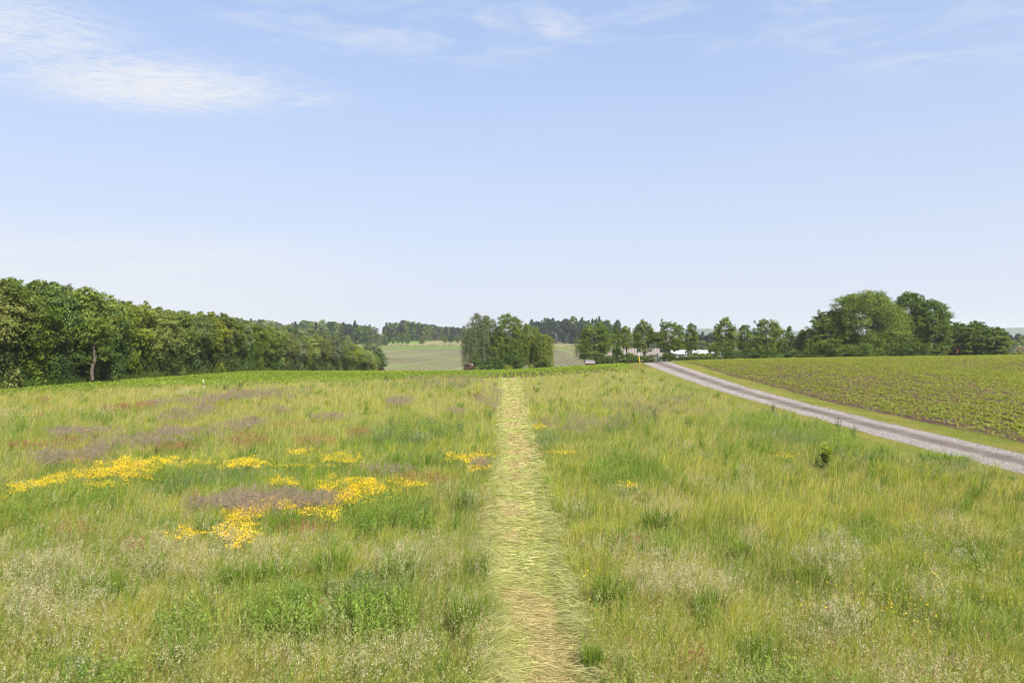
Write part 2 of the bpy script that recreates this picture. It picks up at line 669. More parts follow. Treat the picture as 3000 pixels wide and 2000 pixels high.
RY = np.concatenate([np.arange(4, 140, 0.7), np.arange(140, 190, 2.0)])
o = strip("road", RY, road_l, road_r, 15, 0.016, road_material())
tag(o, "pale gravel farm road with a brown centre strip climbing over the rise", "road", kind='structure')
M_VERGE = soil_material("verge_turf", (0.20, 0.215, 0.060), (0.25, 0.235, 0.075), (0.12, 0.13, 0.04))
o = strip("verge", RY, lambda y: road_r(y) - 0.1, verge_r, 7, 0.008, M_VERGE)
tag(o, "mown yellow green grass verge between the road and the sown field", "verge", kind='structure')
o = strip("verge", RY, verge_l, lambda y: road_l(y) + 0.1, 7, 0.008, M_VERGE)
tag(o, "mown grass verge between the meadow and the road", "verge", kind='structure')


def path_c(Y):
    Y = np.asarray(Y, float)
    return 0.40 - 0.0088 * (Y - 12) + 0.06 * np.sin(Y * 0.25)


def path_w(Y):
    return 0.80 + 0.10 * sstep(9, 16, Y) + 0.12 * sstep(30, 90, Y)


PY = np.arange(3, 92.5, 0.4)
o = strip("path", PY, lambda y: path_c(y) - path_w(y) - 0.25, lambda y: path_c(y) + path_w(y) + 0.25, 9, 0.010, path_material())
tag(o, "straw coloured mown path running straight through the tall meadow", "path", kind='structure')


# ---- sown fields on the near rise --------------------------------------
def crop_start(X):       # near edge of the sown field left of the road
    return np.interp(X, [-70, -48, -40, -22, -9.7, 0, 6, 12, 20, 30], [58, 64.5, 74.6, 86.5, 93.5, 91.0, 92.5, 94.5, 99, 104])


HEDGE = np.array([(-57.5, 40), (-56.8, 55), (-55.0, 72), (-53.2, 85), (-51.0, 97), (-48.2, 111), (-45.3, 130), (-42.5, 170), (-40.5, 216)])


def hedge_x(Y):          # front foot line of the hedgerow
    return np.interp(Y, HEDGE[:, 1], HEDGE[:, 0])


u = np.linspace(0, 1, 60)
xs = np.linspace(-56, 22, 90)
X2 = np.repeat(xs[None], 60, 0)
Y2 = crop_start(xs)[None] * (1 - u[:, None]) + 160 * u[:, None]
M_SOIL = soil_material("brown_field_soil", (0.090, 0.055, 0.036), (0.125, 0.082, 0.054))
o = grid_sheet("field", X2, Y2, 0.010, M_SOIL)
tag(o, "brown soil of the sown field between hedgerow and road on the crest", "field", kind='structure')
FY = np.arange(10, 165, 1.2)
o = strip("field", FY, lambda y: verge_r(y) - 0.15, lambda y: np.maximum(verge_r(y) + 10, 0.95 * y + 30), 60, 0.010, M_SOIL)
tag(o, "brown soil of the sown field right across the road on the slope", "field", kind='structure')


# ---- far fields ------------------------------------------------------
def far_sheet(name, corners, off, mat, label, n=24):
    """corners: near-left, near-right, far-right, far-left in metres"""
    c = np.array(corners, float)
    a = np.linspace(0, 1, n)[:, None, None]
    b = np.linspace(0, 1, n)[None, :, None]
    P = (c[0] * (1 - b) + c[1] * b) * (1 - a) + (c[3] * (1 - b) + c[2] * b) * a
    o = grid_sheet(name, P[..., 0], P[..., 1], off, mat)
    return tag(o, label, "field", kind='structure')


M_ROW1 = row_field_material("drilled_field_west", (0.120, 0.080, 0.056), (0.150, 0.170, 0.066), 4.2, math.radians(24), 0.50)
M_ROW2 = row_field_material("drilled_field_east", (0.105, 0.075, 0.054), (0.155, 0.175, 0.068), 3.8, math.radians(-4), 0.28)
far_sheet("field", [(-150, 250), (-7, 250), (-7, 492), (-150, 492)], 0.05, M_ROW1, "far brown field with slanting drill rows beyond the birches")
far_sheet("field", [(-7, 250), (190, 250), (190, 500), (-7, 500)], 0.05, M_ROW2, "far field of upright drill rows between the birches and the farm trees")
M_STRIP = soil_material("green_strip", (0.115, 0.150, 0.040), (0.15, 0.165, 0.055), (0.09, 0.115, 0.03))
far_sheet("field", [(-170, 492), (-7, 492), (-7, 556), (-170, 556)], 0.06, M_STRIP, "pale green strip along the top of the far brown field")
far_sheet("field", [(-7, 500), (190, 500), (190, 522), (-7, 522)], 0.06, M_STRIP, "narrow green strip above the upright drill rows")
M_STUB = soil_material("stubble", (0.20, 0.18, 0.085), (0.225, 0.195, 0.10), (0.155, 0.16, 0.07))
far_sheet("field", [(-160, 560), (140, 530), (140, 660), (-170, 660)], 0.06, M_STUB, "straw pale far field in front of the conifer woods")
M_LUSH = soil_material("lush_field", (0.115, 0.21, 0.035), (0.135, 0.23, 0.042), (0.10, 0.18, 0.03))
far_sheet("field", [(-160, 575), (-84, 600), (-80, 720), (-150, 720)], 0.12, M_LUSH, "bright green far field at the foot of the wooded hill")
far_sheet("field", [(60, 560), (180, 520), (200, 600), (80, 640)], 0.12, M_STRIP, "pale green field glimpsed beneath the conifers behind the barn")


# ---- far hills ---------------------------------------------------------
def far_hills():
    sp = [(-2600, 3200, 33), (-900, 3400, 18), (-300, 3600, 40), (500, 3300, 30), (900, 3000, 55), (1250, 3100, 46), (1900, 3000, 52), (2300, 3000, 62), (2900, 3100, 58)]
    xs = np.linspace(-3600, 4000, 1100)
    prof = np.interp(xs, [p[0] for p in sp], [p[2] for p in sp])
    prof = prof + 5 * (fbm(xs * 0.004, xs * 0, 3, 3) - 0.5) * 2
    rows = []
    for j, t in enumerate(np.linspace(0, 1, 26)):
        y = 2650 + 800 * t
        hgt = prof * sstep(0, 0.75, t)
        tex = 6.0 * (fbm(xs * 0.035, y * 0.035 + xs * 0, 8, 3) - 0.35) * (t > 0.05)
        rows.append(np.stack([xs, np.full_like(xs, y), 6 + hgt + tex], -1))
    V = np.array(rows).reshape(-1, 3)
    c = len(xs)
    i = np.arange(25)[:, None] * c + np.arange(c - 1)[None]
    F = np.stack([i, i + 1, i + c + 1, i + c], -1).reshape(-1, 4)
    return raw_mesh("hills", V, F, plain("wooded_hill", (0.05, 0.075, 0.035), 0.95, 0.05, 0.35, 0.02))


tag(far_hills(), "low wooded hills fading pale blue on the horizon", "hills", kind='structure')


# ================================================================== trees
def unit(v):
    return v / np.maximum(np.linalg.norm(v, axis=-1, keepdims=True), 1e-9)


def leaf_quads(rng, P, N, size, aspect=0.55):
    n = len(P)
    N = unit(N)
    R = rng.normal(size=(n, 3))
    T = unit(np.cross(N, R))
    B = np.cross(N, T)
    s = (np.broadcast_to(size, (n,)) * rng.uniform(0.65, 1.35, n))[:, None] * 0.5
    fold = N * s * rng.uniform(-0.25, 0.25, (n, 1))
    return np.stack([P - T * s, P - B * s * aspect + fold, P + T * s, P + B * s * aspect + fold], 1)


G_DARK = np.array((0.054, 0.092, 0.018))
G_MID = np.array((0.116, 0.172, 0.027))
G_LITE = np.array((0.188, 0.240, 0.041))
G_YEL = np.array((0.220, 0.250, 0.042))
G_GREY = np.array((0.135, 0.165, 0.074))
PAL = {'mid': (G_DARK, G_MID, G_LITE), 'light': (G_MID, G_LITE, G_YEL), 'dark': (G_DARK * 0.8, G_DARK * 1.1, G_MID),
       'grey': (G_DARK, G_GREY, G_GREY * 1.3), 'yellow': (G_LITE, G_YEL, G_YEL * 1.25), 'ivy': (G_DARK * 0.8, G_DARK * 1.15, G_MID),
       'red': (np.array((0.06, 0.04, 0.03)), np.array((0.11, 0.07, 0.045)), np.array((0.15, 0.10, 0.06)))}


def pal_col(rng, pal, t, jit=0.16):
    a, b, c = PAL[pal]
    t = np.clip(t, 0, 1)[:, None]
    col = np.where(t < 0.5, a + (b - a) * t * 2, b + (c - b) * (t - 0.5) * 2)
    return col * rng.uniform(1 - jit, 1 + jit, (len(col), 1))


def blob_leaves(sp, rng, c, r, n, size, pal, tone, flat=0.55, up=0.35, twigs=None):
    """one bough: twig clusters over the upper and outer shell of a small ellipsoid"""
    c = np.asarray(c, float)
    r = np.asarray(r, float)
    k = twigs or max(5, n // 26)
    d = rng.normal(size=(k, 3))
    d[:, 2] += 0.25
    d = unit(d)
    cen = c + d * r * rng.uniform(0.55, 1.02, (k, 1))
    w = rng.integers(0, k, n)
    rm = r.mean()
    off = rng.normal(size=(n, 3)) * np.array((0.24, 0.24, 0.24 * flat)) * rm
    P = cen[w] + off
    N = d[w] * 0.7 + rng.normal(size=(n, 3)) * 0.55 + np.array((0, 0, up))
    tt = tone + rng.normal(size=k)[w] * 0.16 + rng.normal(size=n) * 0.10
    sp.quads(leaf_quads(rng, P, N, size), pal_col(rng, pal, tt))


def crown_blobs(rng, W, D, z0, z1, prof, nb, rel):
    """bough centres filling an outline prof(t) between z0 and z1"""
    out = []
    for i in range(nb):
        t = (i + rng.uniform(0.1, 0.9)) / nb
        a = (i * 2.39996 + rng.uniform(-0.5, 0.5)) if i % 4 else rng.choice([0.0, PI]) + rng.uniform(-0.35, 0.35)
        rr = prof(t)
        q = math.sqrt(rng.uniform(0.30, 1.0)) * max(rr - rel * 0.42, 0.05)
        rb = rel * rng.uniform(0.75, 1.25) * (0.55 + 0.45 * rr)
        out.append((np.array((math.cos(a) * q * W / 2, math.sin(a) * q * D / 2, z0 + (z1 - z0) * t)),
                    np.array((rb * W / 2, rb * D / 2, rb * W / 2 * 0.8)), t))
    return out


def p_round(t):
    return max(0.05, 1 - (abs(t - 0.48) / 0.56) ** 2.4) ** 0.6


def p_dome(t):
    return max(0.05, 1 - max(0.0, (t - 0.25) / 0.78) ** 2.2) ** 0.6 * (0.75 + 0.25 * min(1, t / 0.2))


def p_col(t):
    return (0.62 + 0.38 * math.sin(PI * min(1, t * 1.15))) * (1 if t < 0.7 else max(0.1, 1 - ((t - 0.7) / 0.32) ** 2) ** 0.45)


def p_cone(t):
    return max(0.06, 1 - t) ** 0.8


def p_broad(t):
    return max(0.05, 1 - max(0.0, (t - 0.30) / 0.715) ** 3.4) ** 0.5 * (0.82 + 0.18 * min(1, t / 0.25))


PROF = {'broad': p_broad, 'round': p_round, 'dome': p_dome, 'col': p_col, 'cone': p_cone}


def trunk_solid(rng, h, zfork, r0, targets, lean=0.0, nlimb=7, stems=1, sides=7):
    s = Solid()
    for st in range(stems):
        ang = rng.uniform(0, 2 * PI)
        bx, by = (0.35 * st * math.cos(ang), 0.35 * st * math.sin(ang)) if st else (0, 0)
        tx, ty = lean * h + rng.normal() * 0.05 * h, rng.normal() * 0.04 * h
        if st:
            tx += math.cos(ang) * 0.08 * h
            ty += abs(math.sin(ang)) * 0.08 * h
        pts, rad = [], []
        for i in range(7):
            f = i / 6
            pts.append((bx + tx * f ** 1.3 + 0.05 * h * math.sin(f * 5 + st) * 0.3, by + ty * f, -0.3 + (h * 0.86 + 0.3) * f))
            rad.append(r0 * (1.25 if i == 0 else 1) * (1 - 0.86 * f) + 0.02)
        s.tube(pts, rad, sides)
        order = rng.permutation(len(targets))[:nlimb]
        for j in order:
            c = targets[j][0]
            zf = max(zfork, min(c[2] - 0.15 * h, 0.75 * h)) * rng.uniform(0.85, 1.0)
            f = min(max((zf + 0.3) / (h * 0.86 + 0.3), 0), 1)
            b = Vector((bx + tx * f ** 1.3 + 0.05 * h * math.sin(f * 5 + st) * 0.3, by + ty * f, zf))
            e = Vector(c)
            mid = b.lerp(e, 0.5) + Vector((0, 0, -0.06 * h))
            rr = r0 * (1 - 0.86 * f) * 0.6
            s.tube([b, b.lerp(mid, 0.6), mid.lerp(e, 0.5), e], [rr, rr * 0.75, rr * 0.5, rr * 0.2 + 0.012], 5)
    return s


def leafy_tree(name, label, cat, loc, W, h, kind='round', base=0.1, pal='mid', seed=1, leaf=0.3, dens=70, nb=30, rel=0.34,
               D=None, group=None, bark_m=None, cover=3.6, trunk_r=None, stems=1, lean=0.0, nlimb=7, mat=None, tone=0.5, spikes=4):
    rng = np.random.default_rng(seed)
    root = thing(name, label, cat, loc, 0, group)
    D = D or W * 0.85
    z0, z1 = base * h, h * 0.97
    bl = crown_blobs(rng, W, D, z0 + rel * W * 0.15, z1 - rel * W * 0.28, PROF[kind], max(nb, int(cover * 0.8 * W * (z1 - z0) / (PI * (rel * 0.85 * W / 2) ** 2))), rel)
    for b in bl:
        b[0][0] += lean * h * (b[0][2] / h) ** 1.3
    for k in range(spikes):            # loose sprays breaking the outline
        a = rng.uniform(0, 2 * PI)
        t = rng.uniform(0.45, 0.97)
        q = PROF[kind](t) * rng.uniform(0.86, 1.02)
        c = np.array((math.cos(a) * q * W / 2 + lean * h * t, math.sin(a) * q * D / 2, z0 + (z1 - z0) * t + 0.03 * h))
        bl.append((c, np.array((1, 1, 1.1)) * rel * W * 0.17, t))
        sp = Soup()
    for c, r, t in bl:
        blob_leaves(sp, rng, c, r, max(14, int(1.25 * PI * r.mean() ** 2 / (0.165 * leaf ** 2))), leaf, pal, tone + rng.normal() * 0.17)
    r0 = trunk_r or max(0.12, h * 0.022)
    trunk_solid(rng, h, base * h, r0, bl, lean, nlimb, stems).build("trunk", bark_m or M_BARK, root, True)
    sp.build("crown", mat or M_LEAF, root)
    return root


def weeping_tree(name, label, cat, loc, W, h, seed, pal='grey', nstr=420, group=None, base=0.12, lean=0.0, tone=0.55, D=None):
    rng = np.random.default_rng(seed)
    root = thing(name, label, cat, loc, 0, group)
    D = D or W * 0.8
    sp = Soup()
    bl = crown_blobs(rng, W, D, h * 0.32, h * 0.90, lambda t: 0.80 + 0.20 * math.sin(PI * min(1, t * 1.1)) - 0.35 * max(0, t - 0.82) / 0.18, 26, 0.34)
    for b in bl:
        b[0][0] += lean * h * (b[0][2] / h)
        blob_leaves(sp, rng, b[0], b[1] * 0.85, 330, 0.26, pal, tone + rng.normal() * 0.15)
    for i in range(nstr):
        c, r, t = bl[rng.integers(len(bl))]
        d = unit(rng.normal(size=3))
        p = c + d * r * 0.95
        low = h * base * rng.uniform(0.8, 1.8)
        ln = min(rng.gamma(3.2, 0.11) * h, max(p[2] - low, 0.4))
        m = max(6, int(ln / 0.13))
        f = np.linspace(0, 1, m)
        out = np.array((d[0], d[1], 0)) * 0.35
        P = p + out * (f[:, None] ** 0.6) + np.array((0.12 * math.sin(i), 0.1 * math.cos(i * 1.7), 0)) * f[:, None] ** 2
        P[:, 2] = p[2] - ln * f
        P += rng.normal(size=P.shape) * np.array((0.09, 0.09, 0.06))
        N = rng.normal(size=P.shape) + np.array((d[0], d[1], 0.1)) * 0.5
        tt = np.full(m, tone + rng.normal() * 0.2) + rng.normal(size=m) * 0.1
        sp.quads(leaf_quads(rng, P, N, 0.24, 0.5), pal_col(rng, pal, tt))
    trunk_solid(rng, h, h * 0.25, 0.02 * h, bl, lean, 9, 1).build("trunk", M_BIRCH, root, True)
    sp.build("crown", M_LEAF, root)
    return root


def tree_px(x0, x1, ytop, Y):
    xc = (x0 + x1) / 2
    X = (xc - 1500) / 2000 * Y
    z = gz(X, Y)
    return (X, Y, z), (x1 - x0) / 2000 * Y, EYE + (1000 - ytop) / 2000 * Y - z


def copy_tree(src, loc, scale, rz, label=None, group=None):
    r = src.copy()
    COL.objects.link(r)
    r.location = loc
    r.scale = scale
    r.rotation_euler = (0, 0, rz)
    if label:
        r['label'] = label
    if group:
        r['group'] = group
    for ch in src.children:
        c = ch.copy()
        COL.objects.link(c)
        c.parent = r
    return r


# ---- the hedgerow ----------------------------------------------------
HT = np.array([(-400, 780), (-200, 800), (0, 822), (76, 818), (170, 831), (264, 852), (361, 878), (468, 905), (553, 914), (638, 918), (723, 943),
               (808, 967), (876, 990), (899, 985), (935, 982), (980, 990), (1020, 1002), (1060, 1022), (1103, 1040)])
HG = "trees of the tall hedgerow along the field"


def hedge_proto(seed, pal, label):
    """10 m tall: spreading canopy above, a narrower curtain of ivy and bramble below"""
    rng = np.random.default_rng(seed)
    root = thing("hedgerow_tree", label, "tree", (0, 0, 0), 0, HG)
    sp = Soup()
    bl = crown_blobs(rng, 6.8, 6.2, 3.9, 8.9, p_round, 30, 0.36)
    for k in range(9):
        a = rng.uniform(0, 2 * PI)
        q = rng.uniform(0.3, 2.6)
        bl.append((np.array((math.cos(a) * q, math.sin(a) * q, rng.uniform(8.4, 9.9) - q * 0.35)), np.array((0.5, 0.5, 0.7)), 0.9))
    for c, r, t in bl:
        blob_leaves(sp, rng, c, r, int(190 + 320 * r.mean()), 0.25, pal, 0.48 + 0.14 * rng.normal() + 0.16 * t)
    lw = []
    for k in range(38):
        a = rng.uniform(0, 2 * PI)
        q = rng.uniform(0.9, 2.3)
        z = rng.uniform(0.3, 4.8)
        q *= 1.12 - 0.10 * z / 4.8
        lw.append(np.array((math.cos(a) * q, math.sin(a) * q * 1.15, z)))
        blob_leaves(sp, rng, lw[-1], (0.75, 0.75, 1.15), 190, 0.24, 'ivy' if rng.random() < 0.75 else pal, 0.5 + 0.2 * rng.normal(), 1.3, 0.2)
    trunk_solid(rng, 10, 2.5, 0.17, bl, 0.0, 8, 2).build("trunk", M_BARK, root, True)
    sp.build("crown", M_LEAFV, root)
    return root


protos = [hedge_proto(100 + i, p, "tree of the tall hedgerow") for i, p in enumerate(['mid', 'light', 'mid', 'mid', 'light', 'grey'])]
rngh = np.random.default_rng(5)
Yh, slots = 50.0, []
while Yh < 212:
    slots.append(Yh)
    Yh += 2.35 + 0.25 * rngh.uniform(-1, 1) + Yh * 0.004
TRUNK_Y = 84.5
ORD = ["first", "second", "third", "fourth", "fifth", "sixth", "seventh", "eighth", "ninth", "tenth", "eleventh", "twelfth"]
nb_before = [y for y in slots if y < TRUNK_Y][::-1]
nb_after = [y for y in slots if y >= TRUNK_Y]
used = set()
for i, y in enumerate(slots):
    if y in nb_before:
        k = nb_before.index(y)
        lab = f"hedgerow tree, the {ORD[k]} one on the near side of the leaning pale trunk" if k < 12 else "leafy tree where the hedgerow runs out of the frame"
    else:
        k = nb_after.index(y)
        lab = f"hedgerow tree, the {ORD[k]} one past the leaning pale trunk" if k < 12 else "tree in the distant leafy wall of the hedgerow, its trunk hidden"
    x = hedge_x(y) - 1.7 + rngh.uniform(-0.3, 0.3)
    if abs(y - TRUNK_Y) < 1.6:
        x -= 1.3
    z = gz(x, y)
    pxx = 1500 + x / y * 2000
    top = float(np.interp(pxx, HT[:, 0], HT[:, 1])) + rngh.normal() * 4
    hh = max(4.0, EYE + (1000 - top) / 2000 * y - z)
    wsc = np.clip(hh / 10, 0.72, 1.08) * rngh.uniform(0.92, 1.12)
    pi = int(rngh.integers(0, 6))
    p = protos[pi]
    args = ((x, y, z - 0.1), (wsc, wsc, hh / 10.0), rngh.uniform(0, 2 * PI))
    if pi not in used:
        used.add(pi)
        p.location, p.scale, p.rotation_euler = args[0], args[1], (0, 0, args[2])
        p['label'] = lab
    else:
        copy_tree(p, *args, label=lab)

for y in np.arange(56, 205, 3.4):      # the trees standing behind the front row
    x = hedge_x(y) - 7.0 + rngh.uniform(-0.8, 0.8)
    z = gz(x, y)
    top = float(np.interp(1500 + x / y * 2000, HT[:, 0], HT[:, 1])) + rngh.normal() * 4 + 2
    hh = max(4.0, EYE + (1000 - top) / 2000 * y - z)
    wsc = np.clip(hh / 10, 0.72, 1.08) * rngh.uniform(0.95, 1.15)
    copy_tree(protos[int(rngh.integers(0, 6))], (x, y, z - 0.1), (wsc, wsc, hh / 10.0), rngh.uniform(0, 2 * PI), label="tree of the hedgerow's back row, only its top peeping over the front trees")

# the leaning bare trunk that shows in front of the hedge
tX, tY = (271 - 1500) / 2000 * 83.5, 83.5


def tp(px, py, dy=0.0):
    return ((px - 1500) / 2000 * (tY + dy) - tX, dy, EYE - (py - 1000) / 2000 * (tY + dy) - gz(tX, tY))


root = thing("leaning_tree", "leaning tree with a bare pale trunk in front of the hedgerow", "tree", (tX, tY, gz(tX, tY)))
s = Solid()
s.tube([tp(271, 1116), tp(271, 1107), tp(269, 1082), tp(274, 1066), tp(279, 1047), tp(277, 1034), tp(274, 1018), tp(280, 990)], [0.24, 0.2, 0.19, 0.19, 0.2, 0.17, 0.13, 0.07], 8)
s.tube([tp(281, 1043), tp(287, 1042), tp(292, 1043)], [0.05, 0.035, 0.02], 5)
s.tube([tp(277, 1061), tp(282, 1058), tp(285, 1055)], [0.05, 0.035, 0.02], 5)
s.tube([tp(270, 1049), tp(263, 1044), tp(258, 1042)], [0.045, 0.03, 0.02], 5)
s.tube([tp(272, 1068), tp(264, 1065, -0.3), tp(254, 1063, -0.5), tp(243, 1058, -0.7)], [0.06, 0.06, 0.045, 0.03], 5)
s.build("trunk", M_BARK, root, True)
sp = Soup()
rng = np.random.default_rng(77)
for k in range(20):
    blob_leaves(sp, rng, (rng.uniform(-2.0, 2.4), rng.uniform(-1.2, 1.5), rng.uniform(3.0, 8.2)), (1.1, 1.0, 0.9), 420, 0.25, 'mid', 0.5 + 0.15 * rng.normal())
sp.build("crown", M_LEAF, root)

# trees and bushes closing the hedgerow at its far end
leafy_tree("willow_tree", "grey green willow rounding off the far end of the hedgerow", "tree", *tree_px(1042, 1133, 999, 245), 'dome', 0.05, 'grey', 201, 0.34, 55, 26, 0.33)
leafy_tree("dark_bush", "dark rounded bush under the grey willow at the hedgerow end", "bush", *tree_px(1082, 1127, 1026, 236), 'dome', 0.02, 'dark', 202, 0.3, 80, 18, 0.36)
leafy_tree("young_tree", "small yellow green tree at the tip of the hedgerow", "tree", *tree_px(1078, 1106, 1042, 200), 'col', 0.08, 'light', 203, 0.26, 80, 14, 0.4, tone=0.7)
leafy_tree("russet_bush", "low russet bush on the crest beside the hedgerow end", "bush", *tree_px(1106, 1128, 1074, 165), 'dome', 0.02, 'red', 204, 0.2, 110, 10, 0.42, spikes=3)

# ---- the birch clump ---------------------------------------------------
BG = "weeping birches of the clump on the crest"
loc, w, h = tree_px(1360, 1462, 905, 168)
weeping_tree("birch_tree", "tall grey green weeping birch with ragged hanging strands, tallest of the clump", "tree", loc, w, h, 301, 'grey', 1000, BG, 0.10, lean=-0.02, tone=0.75)
loc, w, h = tree_px(1440, 1540, 911, 166)
leafy_tree("birch_tree", "broad birch with open airy top in the middle of the clump", "tree", loc, w, h, 'broad', 0.06, 'mid', 302, 0.28, 62, 30, 0.28, group=BG, bark_m=M_BIRCH, nlimb=12, tone=0.68, cover=3.1, spikes=3)
loc, w, h = tree_px(1520, 1578, 934, 163)
weeping_tree("birch_tree", "yellow green weeping birch, third of the clump from the drill row field's brown side", "tree", loc, w, h, 303, 'light', 560, BG, 0.10, tone=0.55)
loc, w, h = tree_px(1560, 1620, 968, 160)
weeping_tree("birch_tree", "lowest weeping birch of the clump, its strands nearly touching the crest", "tree", loc, w, h, 304, 'light', 560, BG, 0.08, tone=0.5)
loc, w, h = tree_px(1462, 1528, 976, 158)
weeping_tree("birch_tree", "short dense birch standing in front of the clump's middle trunks", "tree", loc, w, h, 305, 'mid', 520, BG, 0.1, tone=0.5)
loc, w, h = tree_px(1380, 1400, 1035, 158)
leafy_tree("young_tree", "slim dark young tree at the foot of the tallest birch", "tree", loc, w, h, 'col', 0.05, 'dark', 306, 0.24, 100, 12, 0.45, tone=0.6)
for nm, lab, a, pal, sd, tone in [
    ("dark_bush", "large dark bush under the tall weeping birch", (1398, 1478, 1046, 148), 'dark', 311, 0.55),
    ("dark_bush", "dark bush between the clump's middle trunks and the yellow shrub", (1470, 1530, 1036, 152), 'dark', 312, 0.5),
    ("dark_bush", "low dark bush under the lowest weeping birch", (1556, 1617, 1053, 146), 'dark', 313, 0.55),
    ("yellow_shrub", "bright yellow green dome shaped shrub at the foot of the birches", (1474, 1503, 1066, 136), 'yellow', 314, 0.85),
    ("yellow_shrub", "small yellow green shrub beside the birch trunk gap", (1546, 1563, 1066, 140), 'yellow', 315, 0.75),
    ("yellow_shrub", "dull yellow shrub low against the large dark bush", (1386, 1404, 1072, 140), 'light', 316, 0.9),
    ("russet_bush", "small russet bush beside the pink roof under the birches", (1358, 1388, 1062, 138), 'red', 317, 0.6),
    ("pine_bush", "dark pointed bush poking over the sown crest in front of the birches", (1424, 1440, 1072, 130), 'dark', 318, 0.4)]:
    leafy_tree(nm, lab, "bush", *tree_px(*a), 'dome', 0.0, pal, sd, 0.2, 120, 16, 0.38, spikes=4, tone=tone)

# ---- the row of farm trees ---------------------------------------------
FG = "open crowned trees in the row by the farm"
farm = [
    # label, x0, x1, ytop, Y, kind, base, pal, stems, tone
    ("round headed farm tree with low skirts beside the red shed", 1688, 1800, 942, 165, 'round', 0.10, 'mid', 2, 0.55),
    ("thin dark tree squeezed behind the round headed farm tree", 1790, 1818, 948, 178, 'col', 0.25, 'dark', 1, 0.6),
    ("slim light green tree whose crown floats above the brown barn roof", 1812, 1852, 948, 172, 'col', 0.42, 'light', 1, 0.55),
    ("pointed tree with pale twin trunks behind the yellow post", 1854, 1918, 932, 160, 'col', 0.28, 'mid', 2, 0.6),
    ("spreading tree with a forked pale trunk at the end of the road", 1921, 2005, 935, 158, 'round', 0.26, 'mid', 2, 0.6),
    ("narrow airy tree in front of the white roofed barn", 2004, 2048, 939, 164, 'col', 0.16, 'mid', 1, 0.6),
    ("tall airy tree with a dark straight trunk at the white barn's end", 2090, 2158, 923, 160, 'col', 0.20, 'mid', 1, 0.62),
    ("slender twin topped tree between the tall airy tree and the broad one", 2156, 2206, 944, 168, 'col', 0.24, 'mid', 2, 0.55),
    ("broad round crowned tree with fresh green leaves near the bushes", 2202, 2294, 927, 158, 'round', 0.14, 'mid', 1, 0.66),
    ("small thin topped tree standing up out of the bushes", 2296, 2328, 949, 166, 'col', 0.2, 'mid', 1, 0.5),
]
for i, (lab, x0, x1, yt, Y, kind, base, pal, st, tone) in enumerate(farm):
    loc, w, h = tree_px(x0, x1, yt, Y)
    leafy_tree("farm_tree", lab, "tree", loc, w * 1.02, h, kind, base, pal, 400 + i, 0.28, 72, 26 if w > 5 else 18, 0.34 if w > 5 else 0.42, group=FG,
               bark_m=M_BARKP if i in (3, 4) else M_BARK, stems=st, nlimb=10, tone=tone, spikes=5, cover=3.0)
bush = [
    ("dark shrub in front of the brown barn wall", 1790, 1826, 1012, 152, 'dark', 0.55),
    ("low green shrub under the floating crown by the brown barn", 1822, 1862, 1030, 150, 'mid', 0.5),
    ("shrub with red tinged shoots beside the yellow post", 1760, 1800, 1040, 148, 'dark', 0.7),
    ("leafy shrub hugging the pale twin trunks", 1850, 1896, 1038, 148, 'mid', 0.4),
    ("grey green shrub at the brown barn's corner", 1888, 1934, 1036, 147, 'grey', 0.45),
    ("rounded shrub below the spreading forked tree", 1936, 1984, 1030, 147, 'dark', 0.7),
    ("low dark shrub at the start of the white barn wall", 1980, 2022, 1040, 146, 'dark', 0.6),
    ("wide green shrub in front of the white barn's middle", 2022, 2092, 1033, 146, 'mid', 0.3),
    ("sapling shrub whose tip crosses the white roof", 2074, 2106, 1006, 150, 'mid', 0.45),
    ("dark skirt of shrub below the tall airy tree", 2116, 2176, 1022, 148, 'dark', 0.7),
    ("shrub between the twin topped tree and the broad tree", 2170, 2224, 1018, 149, 'dark', 0.7),
    ("dense shrub under the broad round crowned tree", 2216, 2290, 1018, 147, 'dark', 0.75),
    ("grey green shrub behind the thin topped tree", 2270, 2330, 990, 172, 'grey', 0.5),
    ("low dark shrub on the crest beside the bushes", 2300, 2350, 1022, 147, 'mid', 0.35),
    ("tall rounded bush leaning against the big grove's near edge", 2328, 2412, 955, 158, 'mid', 0.5),
    ("light green bush in front of the tall rounded bush", 2352, 2398, 990, 150, 'mid', 0.7),
    ("dark low bush at the foot of the big grove", 2390, 2480, 985, 144, 'mid', 0.4),
    ("dark foliage bush under the grove's broadest crown", 2470, 2570, 1000, 144, 'mid', 0.35),
    ("dark bush beneath the grove's dark twin crowns", 2625, 2730, 996, 145, 'dark', 0.8),
]
for i, (lab, x0, x1, yt, Y, pal, tone) in enumerate(bush):
    leafy_tree("shrub", lab, "shrub", *tree_px(x0 - 3, x1 + 3, yt, Y), 'dome', 0.0, pal, 450 + i, 0.24, 95, 18, 0.38, spikes=5, tone=tone, group="shrubs along the farm row")

# ---- the grove on the right ------------------------------------------------
GG = "trees of the big grove beyond the sown field"
grove = [
    ("smaller leafy tree propped against the broadest crown of the grove", 2378, 2470, 904, 152, 'broad', 0.10, 'mid', 0.6, 30),
    ("broadest tree of the grove with a huge domed light green crown", 2428, 2650, 843, 150, 'broad', 0.02, 'mid', 0.66, 70),
    ("darker tree with an open top next to the huge dome", 2612, 2718, 845, 153, 'broad', 0.03, 'dark', 1.0, 36),
    ("dark round shouldered tree ending the tall grove", 2680, 2782, 870, 150, 'broad', 0.02, 'dark', 1.0, 44),
    ("lower tree just past the tall grove with orange brick behind it", 2770, 2845, 938, 156, 'broad', 0.02, 'dark', 0.95, 28),
    ("rounded tree in the middle of the low group by the grove", 2820, 2906, 935, 150, 'broad', 0.03, 'mid', 0.45, 32),
    ("last rounded tree of the low group, next to the rusty frame", 2880, 2954, 952, 148, 'broad', 0.02, 'mid', 0.55, 30),
]
